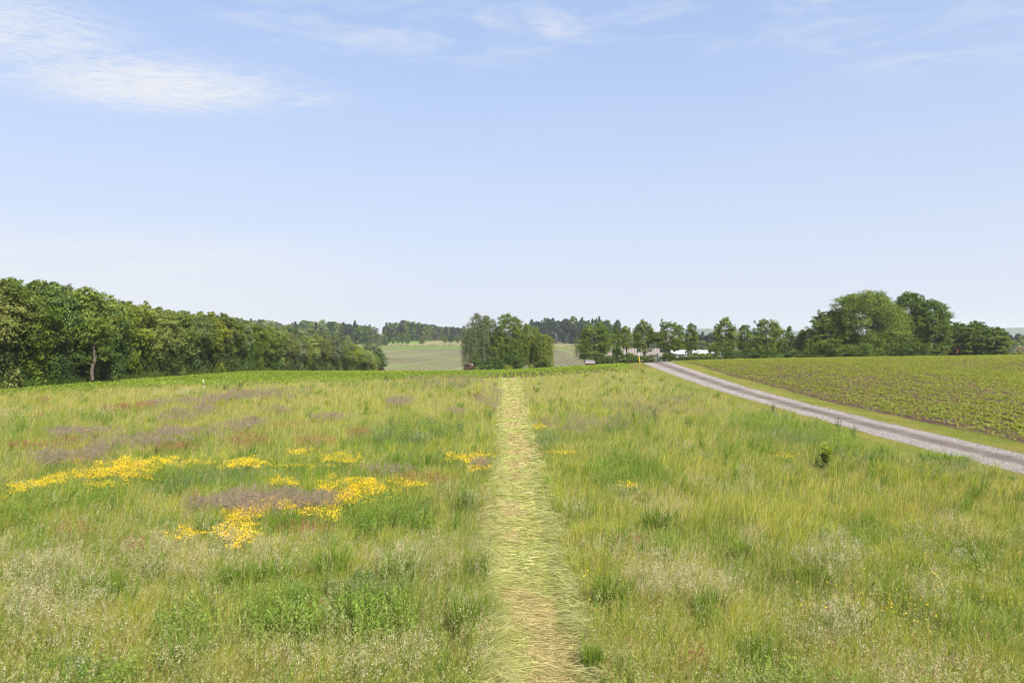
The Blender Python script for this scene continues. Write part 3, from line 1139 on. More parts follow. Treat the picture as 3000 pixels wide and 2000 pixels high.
for i, (lab, x0, x1, yt, Y, kind, base, pal, tone, nb) in enumerate(grove):
    loc, w, h = tree_px(x0, x1, yt, Y)
    leafy_tree("grove_tree", lab, "tree", loc, w, h, kind, base, pal, 500 + i, 0.34, 60, nb, 0.30 if w > 10 else 0.34, group=GG, nlimb=14, tone=tone, spikes=3, cover=5.4, trunk_r=0.35 if w > 6 else 0.22)


# ---- far woods ------------------------------------------------------------
def conifer_proto(seed, pine=False):
    rng = np.random.default_rng(seed)
    root = thing("conifer_tree", "conifer", "tree", (0, 0, 0))
    sp = Soup()
    n = 620
    if pine:
        zz = 10 + 9.6 * rng.uniform(0, 1, n) ** 0.8
        rr = (2.6 * np.sin(np.clip((zz - 9.4) / 10.4, 0, 1) * PI) ** 0.6 + 0.3) * rng.uniform(0.3, 1, n) ** 0.6
    else:
        zz = 1.2 + 18.6 * rng.uniform(0, 1, n) ** 1.15
        tier = 0.75 + 0.35 * np.sin(zz * 3.4)
        rr = (0.2 + 3.1 * (1 - zz / 20) ** 0.8 * tier) * rng.uniform(0.35, 1, n) ** 0.6
    a = rng.uniform(0, 2 * PI, n)
    P = np.stack([np.cos(a) * rr, np.sin(a) * rr, zz - 0.12 * rr], -1)
    N = np.stack([np.cos(a) * 0.5, np.sin(a) * 0.5, np.ones(n)], -1) + rng.normal(size=(n, 3)) * 0.4
    c0, c1 = np.array((0.022, 0.042, 0.022)), np.array((0.050, 0.075, 0.036))
    t = np.clip(rng.normal(0.45, 0.3, n), 0, 1)[:, None]
    sp.quads(leaf_quads(rng, P, N, 1.55, 0.6), c0 + (c1 - c0) * t)
    s = Solid()
    s.tube([(0, 0, -0.5), (0, 0, 10), (0.1, 0, 19.3)], [0.28, 0.2, 0.04], 6)
    s.build("trunk", M_BARK, root)
    sp.build("crown", M_NEEDLE, root)
    return root


def far_leaf_proto(seed, pal):
    rng = np.random.default_rng(seed)
    root = thing("broadleaf_tree", "broadleaf", "tree", (0, 0, 0))
    sp = Soup()
    for c, r, t in crown_blobs(rng, 9, 9, 1.0, 12.0, p_dome, 20, 0.36):
        blob_leaves(sp, rng, c, r, 90, 0.8, pal, 0.5 + 0.2 * rng.normal(), twigs=9)
    s = Solid()
    s.tube([(0, 0, -0.5), (0.1, 0, 5), (0, 0.1, 11)], [0.35, 0.25, 0.06], 6)
    s.build("trunk", M_BARK, root)
    sp.build("crown", M_LEAFV, root)
    return root


con = [conifer_proto(600 + i, i in (2, 4)) for i in range(5)]
brd = [far_leaf_proto(620 + i, p) for i, p in enumerate(['mid', 'dark', 'light', 'grey'])]
_first = {}
rngw = np.random.default_rng(9)


def put_far(kind, px, Y, ytop, label, group, wide=1.0):
    src = con if kind == 'c' else brd
    k = int(rngw.integers(len(src)))
    if kind == 'p':
        k = 2 if rngw.random() < 0.5 else 4
        src = con
    p = src[k]
    X = (px - 1500) / 2000 * Y
    z = gz(X, Y)
    hh = max(EYE + (1000 - ytop) / 2000 * Y - z, 3.0)
    base = 20.0 if src is con else 13.0
    sz = hh / base
    sw = (sz * 0.6 + 0.4) * wide * rngw.uniform(0.9, 1.25)
    args = ((X, Y, z), (sw, sw, sz), rngw.uniform(0, 2 * PI))
    key = p.name
    if key not in _first:
        _first[key] = 1
        p.location, p.scale, p.rotation_euler = args[0], args[1], (0, 0, args[2])
        tag(p, label, "tree", group)
    else:
        copy_tree(p, *args, label=label, group=group)


def wood(x0, x1, n, Y0, Y1, tops, kinds, label, group, jit=5, wide=1.0, drop=0.0):
    for i in range(n):
        f = (i + rngw.uniform(0.1, 0.9)) / n
        px = x0 + (x1 - x0) * f
        q = rngw.uniform()
        Y = Y0 + (Y1 - Y0) * q
        t = np.interp(px, [a for a, b in tops], [b for a, b in tops]) + rngw.normal() * jit + drop * (1 - q)
        put_far(kinds[int(rngw.integers(len(kinds)))], px, Y, t, label, group, wide)


T1 = [(690, 938), (760, 940), (830, 947), (890, 946), (960, 944), (1030, 947), (1080, 952), (1100, 962)]
wood(700, 1100, 62, 600, 690, T1, 'ccb', "dark tree in the wood on the hill above the hedgerow", "trees of the hill wood", 4, 1.3)
wood(720, 1092, 44, 540, 600, T1, 'cbb', "dark tree in the wood on the hill above the hedgerow", "trees of the hill wood", 4, drop=14)
wood(770, 1010, 46, 400, 520, [(770, 962), (880, 964), (960, 974), (1010, 986)], 'b', "rounded broadleaf tree below the hill wood, behind the hedgerow", "broadleaf trees on the lower hill slope", 6, 1.1)
wood(990, 1022, 7, 470, 520, [(990, 982), (1022, 986)], 'b', "rounded broadleaf tree below the hill wood, behind the hedgerow", "broadleaf trees on the lower hill slope", 3, 1.1)
T2 = [(1118, 958), (1140, 948), (1180, 941), (1215, 943), (1260, 952), (1310, 958), (1390, 960)]
wood(1122, 1390, 74, 690, 770, T2, 'cccb', "dark conifer in the domed wood beyond the straw pale field", "conifers of the domed wood", 3)
wood(1120, 1250, 20, 670, 690, T2, 'cb', "dark conifer in the domed wood beyond the straw pale field", "conifers of the domed wood", 3, drop=10)
T3 = [(1560, 940), (1600, 938), (1680, 940), (1760, 938), (1800, 948), (1850, 960), (1930, 972)]
wood(1555, 1930, 78, 600, 670, T3, 'cccb', "tall dark conifer in the wood behind the birches and farm trees", "conifers of the wood behind the farm", 7, 0.95)
wood(1555, 1830, 34, 585, 605, T3, 'c', "tall dark conifer in the wood behind the birches and farm trees", "conifers of the wood behind the farm", 5, drop=18)
wood(2010, 2120, 14, 420, 470, [(2010, 978), (2120, 977)], 'c', "dark conifer glimpsed over the white roofed barn", "conifers behind the white barn", 3)
wood(1960, 2120, 14, 300, 340, [(1960, 1004), (2120, 1006)], 'b', "pale green round tree just behind the white roofed barn", "round trees behind the white barn", 5, 1.2)
wood(2120, 2420, 26, 330, 430, [(2120, 985), (2300, 990), (2420, 985)], 'bbc', "hazy tree in the hollow behind the farm bushes", "trees in the hollow behind the farm", 5, 1.1)
wood(2780, 3080, 26, 330, 420, [(2780, 985), (2945, 980), (3080, 978)], 'ccb', "hazy tree in the wood beyond the rusty frame", "trees of the wood beyond the frame", 5)
put_far('c', 2949, 330, 970, "pointed spruce rising alone above the hazy wood by the frame", "trees of the wood beyond the frame")
wood(1850, 1990, 14, 420, 500, [(1850, 985), (1990, 988)], 'bb', "grey green tree behind the brown barn", "trees behind the brown barn", 4, 1.2)
# lone trees in the far fields
leafy_tree("field_tree", "round grey green tree alone beside the bright green far field", "tree", *tree_px(1090, 1132, 976, 560), 'dome', 0.03, 'grey', 701, 0.7, 14, 24, 0.32)
leafy_tree("field_tree", "small dark bush tucked against the round grey green far tree", "tree", *tree_px(1122, 1138, 992, 556), 'dome', 0.0, 'dark', 702, 0.6, 26, 12, 0.4)
for i, (x0, x1, yt, lab) in enumerate([
        (1131, 1149, 971, "dark upright far tree beside the round grey green one"),
        (1146, 1158, 992, "tiny far bush between the upright tree and the field edge"),
        (1160, 1174, 975, "slim far tree on the edge of the domed wood"),
        (1172, 1186, 968, "tall narrow dark far tree at the field edge"),
        (1186, 1196, 984, "small round far bush next to the tall narrow tree"),
        (1190, 1204, 974, "light green far tree closing the group before the domed wood"),
        (1225, 1246, 994, "lone crooked far tree on the field bank"),
        (1294, 1313, 982, "thin far tree first in the row of four on the bank"),
        (1310, 1331, 982, "dark dense far tree in the row of four on the bank"),
        (1331, 1350, 980, "open crowned far tree in the row of four on the bank"),
        (1352, 1371, 986, "low dark far tree ending the row of four by the birches")]):
    Y = 575 if i > 5 else 590
    leafy_tree("field_tree", lab, "tree", *tree_px(x0, x1, yt, Y), 'round' if i not in (3,) else 'cone', 0.22 if i > 5 else 0.08, 'dark' if i in (0, 3, 8, 10) else 'mid', 710 + i, 0.6, 24, 14, 0.36, tone=0.55, stems=1 + (i == 6))

# a low hedge bank across the far field
sp = Soup()
rng = np.random.default_rng(12)
for i in range(170):
    x = -160 + 300 * rng.random()
    y = 560 - 0.10 * (x + 160)
    blob_leaves(sp, rng, (x, y, gz(x, y) + 0.4), (1.6, 0.8, 0.6), 16, 0.6, 'mid', 0.6)
tag(sp.build("field_hedge", M_LEAF), "thin dark green bank hedge crossing the far fields", "hedge")


# ================================================================== farm buildings and posts
def gable(root_name, label, cat, X, Y, L, D, eave, ridge, rz, wall_m, roof_m, trim_m, over=0.35, below=1.0):
    z = gz(X, Y)
    r = thing(root_name, label, cat, (X, Y, z), rz)
    s = Solid()
    a, d = L / 2, D / 2
    V = [(-a, -d, -below), (a, -d, -below), (a, d, -below), (-a, d, -below), (-a, -d, eave), (a, -d, eave), (a, d, eave), (-a, d, eave), (-a, 0, ridge), (a, 0, ridge)]
    s.add(V, [(0, 1, 5, 4), (2, 3, 7, 6), (1, 2, 6, 9, 5), (3, 0, 4, 8, 7)])
    s.build("wall", wall_m, r)
    s = Solid()
    e = over
    sl = (ridge - eave) / d
    for sy in (-1, 1):
        P = [(-a - e, sy * (d + e), eave - sl * e + 0.03), (a + e, sy * (d + e), eave - sl * e + 0.03), (a + e, 0, ridge + 0.03), (-a - e, 0, ridge + 0.03)]
        Q = [(x, y, zz + 0.10) for x, y, zz in P]
        s.add(P + Q, [(0, 1, 2, 3), (4, 7, 6, 5), (0, 4, 5, 1), (1, 5, 6, 2), (3, 2, 6, 7), (0, 3, 7, 4)])
    roof = s.build("roof", roof_m, r)
    s = Solid()
    s.box(-a - e, a + e, -d - e - 0.08, -d - e - 0.002, eave - sl * e - 0.12, eave - sl * e + 0.05)
    s.build("gutter", trim_m, r)
    return r


M_FIB = corrugated("fibre_cement_roof", (0.21, 0.178, 0.160), (0.075, 0.062, 0.057), 0.9, 0, 0.8, 0.15)
M_BLUE = corrugated("blue_grey_sheet", (0.36, 0.39, 0.45), (0.20, 0.22, 0.27), 0.6, 0)
M_WHITE = plain("white_sheet_roof", (0.68, 0.68, 0.69), 0.5, 0.4, 0.06)
M_DARKT = plain("dark_trim", (0.06, 0.07, 0.10), 0.6, 0.3)
M_GREYW = plain("grey_render", (0.34, 0.30, 0.285), 0.9, 0.1)
M_PLANK = corrugated("red_brown_boards", (0.22, 0.075, 0.05), (0.10, 0.035, 0.025), 0.35, 0, 0.85, 0.1)
M_BRICK = plain("orange_brick", (0.42, 0.16, 0.095), 0.9, 0.1, 0.3, 1.2)
M_RTILE = plain("red_tiles", (0.40, 0.13, 0.08), 0.85, 0.1, 0.25, 1.5)
M_PALE = plain("pale_render", (0.38, 0.35, 0.33), 0.9, 0.1)
M_SLATE = plain("grey_roof_sheet", (0.17, 0.155, 0.15), 0.95, 0.05)
M_PINK = plain("pink_roof_tiles", (0.22, 0.14, 0.115), 0.85, 0.1, 0.25, 1.5)
M_GLASS = plain("dark_window", (0.03, 0.035, 0.04), 0.15, 0.5)

Yb = 215.0
Xb = (1855 - 1500) / 2000 * Yb
zb = gz(Xb, Yb)
top = EYE - 19 / 2000 * Yb
eav = EYE - 58 / 2000 * Yb
barn = gable("barn", "long barn with a brown grey corrugated roof behind the yellow post", "barn", Xb, Yb + 4.5, 17.5, 9.0, eav - zb, top - zb, math.radians(-1.5), M_GREYW, M_FIB, M_DARKT)
s = Solid()
s.box(1.5, 4.5, -4.56, -4.505, -0.5, (eav - zb) - 0.5)
s.build("barn_door", M_PLANK, barn)
Xs = (1954 - 1500) / 2000 * 208
zs_ = gz(Xs, 208)
gable("lean_to_shed", "small blue grey ribbed shed at the brown barn's corner", "shed", Xs, 211, 4.2, 4.0, EYE - 0.045 * 208 / 2 * 1.0 - zs_ + 0.2, EYE - 0.036 * 208 / 2 * 1.0 - zs_ + 0.4, 0, M_BLUE, M_FIB, M_DARKT, 0.15)
Yw = 225.0
Xw = (2042 - 1500) / 2000 * Yw
zw = gz(Xw, Yw)
tw = EYE - 24.5 / 2000 * Yw
ew = EYE - 33.5 / 2000 * Yw
wb = gable("white_barn", "long low barn with a bright white sheet roof and grey walls", "barn", Xw, Yw + 5.0, 16.0, 10.0, ew - zw, tw - zw, math.radians(0.6), M_BLUE, M_WHITE, M_DARKT, 0.25)
s = Solid()
s.box(-4.6, -2.6, -5.06, -5.005, -0.5, (ew - zw) - 0.6)
s.build("barn_door", M_GREYW, wb)
Ys_ = 143.0
Xs = (1729 - 1500) / 2000 * Ys_
zs_ = gz(Xs, Ys_)
gable("red_shed", "low red brown wooden shed with a grey roof under the round headed tree", "shed", Xs, Ys_ + 1.0, 1.75, 2.0, EYE - 61.0 / 2000 * Ys_ - zs_, EYE - 56 / 2000 * Ys_ - zs_, 0, M_PLANK, M_SLATE, M_GREYW, 0.15)
Yc = 182.0
Xc = (1432 - 1500) / 2000 * Yc
zc_ = gz(Xc, Yc)
ct = gable("cottage", "pale cottage half hidden behind the weeping birches", "house", Xc, Yc + 3.5, 7.4, 7.0, EYE - 60 / 2000 * Yc - zc_, EYE - 49 / 2000 * Yc - zc_, 0, M_PALE, M_SLATE, M_PALE, 0.3)
for wx in (-2.4, 0.6):
    s = Solid()
    s.box(wx - 0.5, wx + 0.5, -3.55, -3.505, 0.9, 2.1)
    s.build("window", M_GLASS, ct)
Yp = 150.0
Xp = (1376 - 1500) / 2000 * Yp
zp = gz(Xp, Yp)
gable("pink_roofed_shed", "little shed with a pink tiled roof at the birch clump's brown field side", "shed", Xp, Yp + 1.2, 1.1, 2.0, EYE - 79 / 2000 * Yp - zp, EYE - 66 / 2000 * Yp - zp, 0, M_PALE, M_PINK, M_PALE, 0.12)
Yr = 176.0
Xr = (2806 - 1500) / 2000 * Yr
zr = gz(Xr, Yr)
gable("brick_house", "orange brick house glimpsed between the tall grove and the low group", "house", Xr, Yr + 4, 9.0, 7.0, EYE - 34 / 2000 * Yr - zr, EYE - 15 / 2000 * Yr - zr, math.radians(8), M_BRICK, M_RTILE, M_PALE, 0.3)

# rusty lattice frame by the right edge
Yf = 138.0


def fp(px, py, dy=0.0):
    return ((px - 2985) / 2000 * Yf, dy, EYE - (py - 1000) / 2000 * Yf - zf_)


Xf = (2985 - 1500) / 2000 * Yf
zf_ = gz(Xf, Yf)
M_RUST = plain("rusty_steel", (0.13, 0.075, 0.055), 0.8, 0.3, 0.3)
fr = thing("steel_frame", "rusty steel boom frame rising over the field edge", "frame", (Xf, Yf, zf_))
s = Solid()
s.tube([fp(2985, 1017.5), fp(3040, 1018.5)], [0.085, 0.085], 6)
s.build("top_beam", M_RUST, fr)
for a, b in (((2985, 1018), (2957, 1043)), ((2998, 1020), (2972, 1043)), ((3030, 1020), (3056, 1044))):
    s = Solid()
    s.tube([fp(*a), fp(*b)], [0.085, 0.09], 6)
    s.build("strut", M_RUST, fr)
for a, b in (((2986, 1020), (2991, 1024)), ((2997, 1020), (2991, 1024)), ((3010, 1019), (3018, 1026)), ((3026, 1019), (3018, 1026))):
    s = Solid()
    s.tube([fp(*a), fp(*b)], [0.06, 0.06], 5)
    s.build("brace", M_RUST, fr)
leafy_tree("shrub", "yellow green shrub growing through the rusty frame", "shrub", *tree_px(2968, 3012, 1029, 134), 'dome', 0.0, 'light', 480, 0.2, 120, 14, 0.4, tone=0.85, spikes=3)

# yellow marker post, white stake
hx, hy, hz = hit(1877, 1078)
po = thing("marker_post", "leaning yellow marker post with a white top beside the road crest", "post", (hx, hy, hz))
hp = 42 / 2000 * hy
s = Solid()
lx = -6 / 2000 * hy
s.tube([(0, 0, -0.2), (lx * 0.5, 0, hp * 0.42), (lx * 0.86, 0, hp * 0.84)], [0.048, 0.045, 0.042], 8)
s.build("shaft", plain("yellow_paint", (0.62, 0.36, 0.035), 0.6, 0.3, 0.12), po, True)
s = Solid()
s.tube([(lx * 0.86, 0, hp * 0.84), (lx, 0, hp)], [0.05, 0.05], 8)
s.build("cap", plain("white_paint", (0.70, 0.68, 0.64), 0.6, 0.3, 0.1), po, True)
hx, hy, hz = hit(598, 1137)
stk = thing("marker_stake", "thin white and brown marker stake standing in the green crop", "stake", (hx, hy, hz))
hp = 25 / 2000 * hy
for k, (a, b, mt) in enumerate(((0.0, 0.36, "white_paint"), (0.36, 0.68, None), (0.68, 1.0, "white_paint"))):
    s = Solid()
    s.tube([(-0.10 * a, 0, hp * a - (0.1 if k == 0 else 0)), (-0.10 * b, 0, hp * b)], [0.032, 0.032], 6)
    s.build("painted_band", bpy.data.materials[mt] if mt else M_BARK, stk)


# ================================================================== the meadow
def sample(rng, n, y0, y1, a, wide=0.86, pad=2.0):
    u = rng.random(n)
    Y = ((y0 ** (1 - a)) + u * (y1 ** (1 - a) - y0 ** (1 - a))) ** (1 / (1 - a))
    X = (rng.random(n) * 2 - 1) * (Y * wide + pad)
    return X, Y


def path_edge(X, Y):
    """signed distance outside the mown path"""
    wob = 0.30 * (fbm(X * 0 + np.sign(X - path_c(Y)) * 7.3, Y * 0.8, 31, 3) - 0.5) * 2
    return np.abs(X - path_c(Y)) - (path_w(Y) + wob)


def in_meadow(X, Y):
    ok = (path_edge(X, Y) > 0) | (Y > 92)
    vl = verge_l(Y) + 0.3 * (fbm(X * 0.5, Y * 0.5, 44, 2) - 0.5)
    ok &= X < vl
    ok &= Y < crop_start(X) + 1.2 * (fbm(X * 0.4, Y * 0.4, 45, 2) - 0.5)
    ok &= X > hedge_x(Y) + 0.5
    return ok


def ell(px, py, E, seed, rough=0.55, sc=0.02, lo=0.62, hi=1.12):
    """how far points lie inside the patches E = (cx, cy, rx, ry, degrees, weight)"""
    best = np.zeros(len(px))
    for i, (cx, cy, rx, ry, dg, wt) in enumerate(E):
        c, s_ = math.cos(math.radians(dg)), math.sin(math.radians(dg))
        dx, dy = px - cx, py - cy
        near = (np.abs(dx) < rx * 2 + ry) & (np.abs(dy) < ry * 2 + rx * 0.5)
        if not near.any():
            continue
        u_ = (dx[near] * c + dy[near] * s_) / rx
        v_ = (-dx[near] * s_ + dy[near] * c) / ry
        r = np.sqrt(u_ * u_ + v_ * v_)
        r = r + (fbm(px[near] * sc, py[near] * sc * 2.2, seed + i, 3) - 0.5) * 2 * rough
        best[near] = np.maximum(best[near], wt * sstep(hi, lo, r))
    return best


YELLOW = [(368, 1366, 138, 25, -9, 1), (115, 1412, 118, 17, -12, .75), (298, 1415, 65, 10, 0, .4), (697, 1353, 82, 13, 0, .85), (540, 1350, 36, 6, 0, .5),
          (876, 1321, 40, 10, 0, .5), (969, 1338, 48, 14, 0, .75), (1015, 1333, 34, 14, 0, .6), (870, 1360, 95, 6, 0, .3), (825, 1406, 56, 13, 0, .85),
          (965, 1423, 60, 14, 0, .65), (1060, 1419, 95, 25, 3, .95), (1195, 1412, 34, 12, 0, .7), (1010, 1452, 72, 20, 0, .7), (970, 1500, 24, 22, 0, .55),
          (682, 1532, 52, 46, -20, .95), (808, 1470, 66, 15, 0, .75), (720, 1492, 56, 20, 0, .6), (900, 1490, 62, 13, 0, .35), (540, 1556, 32, 16, 0, .95),
          (480, 1565, 13, 16, 0, .4), (1383, 1334, 64, 14, 0, .75), (1395, 1366, 32, 12, 0, .4), (1590, 1247, 33, 6, 0, .6), (1640, 1321, 58, 6, 0, .4),
          (1846, 1415, 30, 9, 0, .6), (1690, 1730, 26, 62, 0, .10), (2650, 1740, 250, 60, 0, .012), (2940, 1760, 80, 80, 0, .012), (2290, 1330, 30, 8, 0, .3), (220, 1345, 30, 10, 0, .3)]
PURPLE = [(200, 1323, 122, 18, -4, .9), (219, 1252, 104, 11, 0, .9), (366, 1279, 165, 17, -3, 1), (502, 1254, 62, 11, -3, .9), (672, 1238, 112, 14, -8, .95),
          (540, 1202, 84, 14, -10, .7), (650, 1157, 190, 12, -5, .8), (765, 1147, 84, 12, 0, .8), (816, 1193, 60, 10, 0, .7), (961, 1210, 44, 9, 0, .8),
          (761, 1453, 178, 28, -2, 1), (1170, 1168, 30, 9, 0, .9), (1268, 1160, 24, 6, 0, .8), (1336, 1194, 28, 7, 0, .8), (1404, 1342, 22, 14, 0, .6),
          (1450, 1165, 62, 25, 0, .45), (1720, 1225, 160, 28, 0, .30), (1320, 1110, 120, 18, 0, .3), (1900, 1180, 150, 30, 0, .22), (1110, 1360, 80, 14, 0, .4)]
RED = [(70, 1291, 84, 9, 0, .9), (193, 1279, 52, 12, 0, .45), (383, 1179, 72, 9, -6, .95), (527, 1293, 78, 9, -2, .8), (727, 1276, 78, 16, 0, .7),
       (833, 1231, 62, 7, 0, .8), (923, 1276, 74, 10, 0, .85), (121, 1163, 42, 6, 0, .7), (113, 1205, 17, 5, 0, .7), (1255, 1381, 98, 13, 0, .85),
       (1051, 1253, 46, 13, 0, .7), (1395, 1151, 29, 9, 0, .8), (374, 1568, 26, 26, 0, .3), (191, 1530, 84, 16, 0, .3), (914, 1530, 84, 16, 0, .3),
       (2030, 1890, 32, 14, 0, .5), (1840, 1560, 60, 25, 0, .25), (560, 1430, 22, 10, 0, .5), (2720, 1480, 60, 30, 0, .1)]
HERB = [(191, 1432, 215, 42, 0, 1), (55, 1470, 92, 42, 0, .9), (160, 1342, 52, 30, 0, .9), (500, 1390, 84, 36, 0, 1), (640, 1385, 115, 30, 0, .8),
        (272, 1208, 58, 15, 0, .8), (115, 1236, 115, 20, 0, .5), (846, 1345, 72, 20, 0, .5), (1213, 1256, 165, 42, 0, .95), (1128, 1490, 155, 52, 0, .95),
        (1238, 1332, 112, 25, 0, .7), (1587, 1277, 58, 32, 0, .9), (1863, 1230, 88, 30, 0, .7), (1829, 1366, 175, 46, 0, .95), (1230, 1124, 135, 15, 0, .7),
        (2255, 1238, 135, 40, 8, .95), (2383, 1272, 165, 38, 10, 1), (2213, 1298, 125, 32, 0, .6), (2530, 1315, 92, 22, 0, .75), (829, 1776, 145, 72, 0, .9),
        (531, 1798, 115, 52, 0, .55), (1085, 1755, 135, 82, 0, .85), (2064, 1776, 62, 62, 0, .4), (300, 1960, 130, 60, 0, .4), (1020, 1120, 90, 10, 0, .5), (660, 1130, 60, 10, 0, .6), (2000, 1150, 90, 22, 15, .45)]
PALE = [(553, 1593, 195, 62, 0, .8), (744, 1594, 92, 62, 0, .8), (914, 1585, 92, 50, 0, .8), (162, 1670, 115, 82, 0, .65), (34, 1670, 52, 92, 0, .6), (255, 1650, 72, 50, 0, .6),
        (604, 1508, 42, 40, 0, .7), (1213, 1610, 168, 60, 0, .75), (1340, 1747, 46, 42, 0, .8), (1395, 1594, 58, 58, 0, .7), (1149, 1883, 150, 52, 0, .35),
        (1914, 1640, 115, 72, 0, .8), (1808, 1572, 92, 40, 0, .6), (2200, 1538, 34, 46, 0, .95), (2021, 1640, 42, 72, 0, .8), (2106, 1687, 68, 46, 0, .8),
        (2438, 1598, 105, 62, 0, .75), (2459, 1768, 92, 42, 0, .95), (2723, 1687, 84, 50, 0, .4), (2383, 1819, 84, 42, 0, .45), (2723, 1925, 250, 60, 0, .3),
        (1340, 1425, 105, 32, 0, .5), (1850, 1430, 62, 26, 0, .8), (1935, 1443, 125, 36, 0, .6), (25, 1198, 84, 32, 0, .6), (489, 1143, 95, 10, 0, .7),
        (276, 1200, 120, 16, 0, .4), (1400, 1850, 60, 60, 0, .4), (2100, 1400, 200, 40, 0, .3), (200, 1800, 200, 120, 0, .3), (2850, 1560, 200, 60, 0, .3), (900, 1880, 200, 60, 0, .3)]


def grass_tone(X, Y):
    a = fbm(X * 0.16, Y * 0.10, 50, 4)
    b = fbm(X * 0.55, Y * 0.35, 60, 4)
    return a, b


GC = {'green': np.array((0.205, 0.290, 0.034)), 'deep': np.array((0.110, 0.205, 0.020)), 'yellow': np.array((0.360, 0.390, 0.050)),
      'olive': np.array((0.360, 0.330, 0.080)), 'straw': np.array((0.50, 0.43, 0.17)), 'blue': np.array((0.190, 0.265, 0.080))}


def wind(rng, n, amt=0.22):
    ang = rng.normal(0.25, 1.1, n)
    r = np.abs(rng.normal(amt, amt * 0.6, n))
    return np.stack([np.cos(ang) * r, np.sin(ang) * r], -1)


def blades(sp, rng, X, Y, Z, h, w, lean, col, far_split=32.0):
    n = len(X)
    base = np.stack([X, Y, Z], -1)
    a = rng.uniform(0, PI, n)
    side = np.stack([np.cos(a), np.sin(a), np.zeros(n)], -1) * (w / 2)[:, None]
    L = np.concatenate([lean, np.zeros((n, 1))], 1)
    mid = base + L * (h * 0.35)[:, None] + np.array((0, 0, 1)) * (h * 0.58)[:, None]
    tip = base + L * h[:, None] + np.array((0, 0, 1)) * (h * (1 - 0.35 * np.minimum(np.linalg.norm(lean, axis=1), 1)))[:, None]
    nr = Y < far_split
    if nr.any():
        sp.quads(np.stack([base[nr] - side[nr], base[nr] + side[nr], mid[nr] + side[nr] * 0.8, mid[nr] - side[nr] * 0.8], 1), col[nr])
        sp.tris(np.stack([mid[nr] - side[nr] * 0.8, mid[nr] + side[nr] * 0.8, tip[nr]], 1), col[nr])
    fr_ = ~nr
    if fr_.any():
        sp.tris(np.stack([base[fr_] - side[fr_], base[fr_] + side[fr_], tip[fr_]], 1), col[fr_])
    return tip


def bladew(rng, Y, lo=0.0035, k=0.00042):
    return np.maximum(lo, k * Y) * rng.uniform(0.7, 1.5, len(Y))


# ---- base sward --------------------------------------------------------
rng = np.random.default_rng(1001)
N0 = 760000
X, Y = sample(rng, N0, 6.5, 112, 1.35)
ok = in_meadow(X, Y)
X, Y = X[ok], Y[ok]
Z = ground(X, Y)
a, b = grass_tone(X, Y)
hgt = (0.22 + 0.28 * fbm(X * 0.3, Y * 0.3, 70, 3) + 0.30 * sstep(0.45, 0.72, fbm(X * 1.1, Y * 0.9, 73, 3))) * rng.uniform(0.6, 1.3, len(X))
hgt *= 0.75 + 0.25 * sstep(0, 0.5, path_edge(X, Y))
hgt *= 0.55 + 0.45 * sstep(0, 3.0, verge_l(Y) - X)
hgt *= np.where((X > 11.0) & (X < 13.0) & (Y > 23.5) & (Y < 26.6), 0.5, 1.0)
px, py = topix(X, Y, Z + hgt)
herb = ell(px, py, HERB, 900)
pale = ell(px, py, PALE, 930)
purp = ell(px, py, PURPLE, 960)
t = rng.random(len(X))
col = np.where((b > 0.5)[:, None], GC['green'], GC['yellow']).astype(float)
mixv = np.clip((a - 0.35) / 0.3, 0, 1)[:, None]
col = col * (1 - 0.5 * mixv) + GC['olive'] * 0.5 * mixv
sel = t < 0.16 + 0.22 * pale
col[sel] = GC['straw']
sel = (t > 0.86) | (rng.random(len(X)) < 0.45 * herb)
col[sel] = GC['deep']
sel = (t > 0.42) & (t < 0.52)
col[sel] = GC['blue']
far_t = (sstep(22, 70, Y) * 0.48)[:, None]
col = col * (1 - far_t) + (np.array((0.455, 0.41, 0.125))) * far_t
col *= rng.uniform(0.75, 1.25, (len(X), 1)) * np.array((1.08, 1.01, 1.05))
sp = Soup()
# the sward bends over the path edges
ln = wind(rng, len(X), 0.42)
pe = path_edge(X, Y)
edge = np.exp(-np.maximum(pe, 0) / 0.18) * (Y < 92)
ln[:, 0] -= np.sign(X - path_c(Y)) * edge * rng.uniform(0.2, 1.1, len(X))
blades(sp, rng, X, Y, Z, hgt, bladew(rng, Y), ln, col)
tag(sp.build("meadow_grass", M_GRASS), "tall mixed meadow grass filling the field on both sides of the mown path", "grass", kind='stuff')


# ---- tufts: lusher bunches standing out of the sward ----------------------
rng = np.random.default_rng(1014)
X, Y = sample(rng, 5200, 7.0, 95, 1.45)
ok = in_meadow(X, Y) & ((path_edge(X, Y) > 0.12) | (Y > 92))
X, Y = X[ok], Y[ok]
lush = fbm(X * 0.20, Y * 0.15, 75, 4)
ok = rng.random(len(X)) < 0.25 + 0.75 * sstep(0.42, 0.62, lush)
X, Y, lush = X[ok], Y[ok], lush[ok]
nt = len(X)
per = 46
kind = rng.random(nt)
cb = np.where((kind < 0.30)[:, None], GC['deep'], np.where((kind < 0.62)[:, None], GC['green'], np.where((kind < 0.90)[:, None], GC['yellow'] * 0.9, GC['blue'])))
rad = rng.uniform(0.06, 0.24, nt) * np.maximum(1, (Y / 25) ** 0.4)
th = rng.uniform(0.45, 0.82, nt)
tl = wind(rng, nt, 0.22)
I = np.repeat(np.arange(nt), per)
n = len(I)
a = rng.uniform(0, 2 * PI, n)
q = rad[I] * np.sqrt(rng.random(n))
BX, BY = X[I] + np.cos(a) * q, Y[I] + np.sin(a) * q
ln = tl[I] + np.stack([np.cos(a) * q, np.sin(a) * q], -1) * 1.2 + rng.normal(size=(n, 2)) * 0.12
sp = Soup()
blades(sp, rng, BX, BY, ground(BX, BY), th[I] * rng.uniform(0.55, 1.1, n), bladew(rng, BY, 0.005, 0.0005), ln, cb[I] * rng.uniform(0.75, 1.25, (n, 1)))
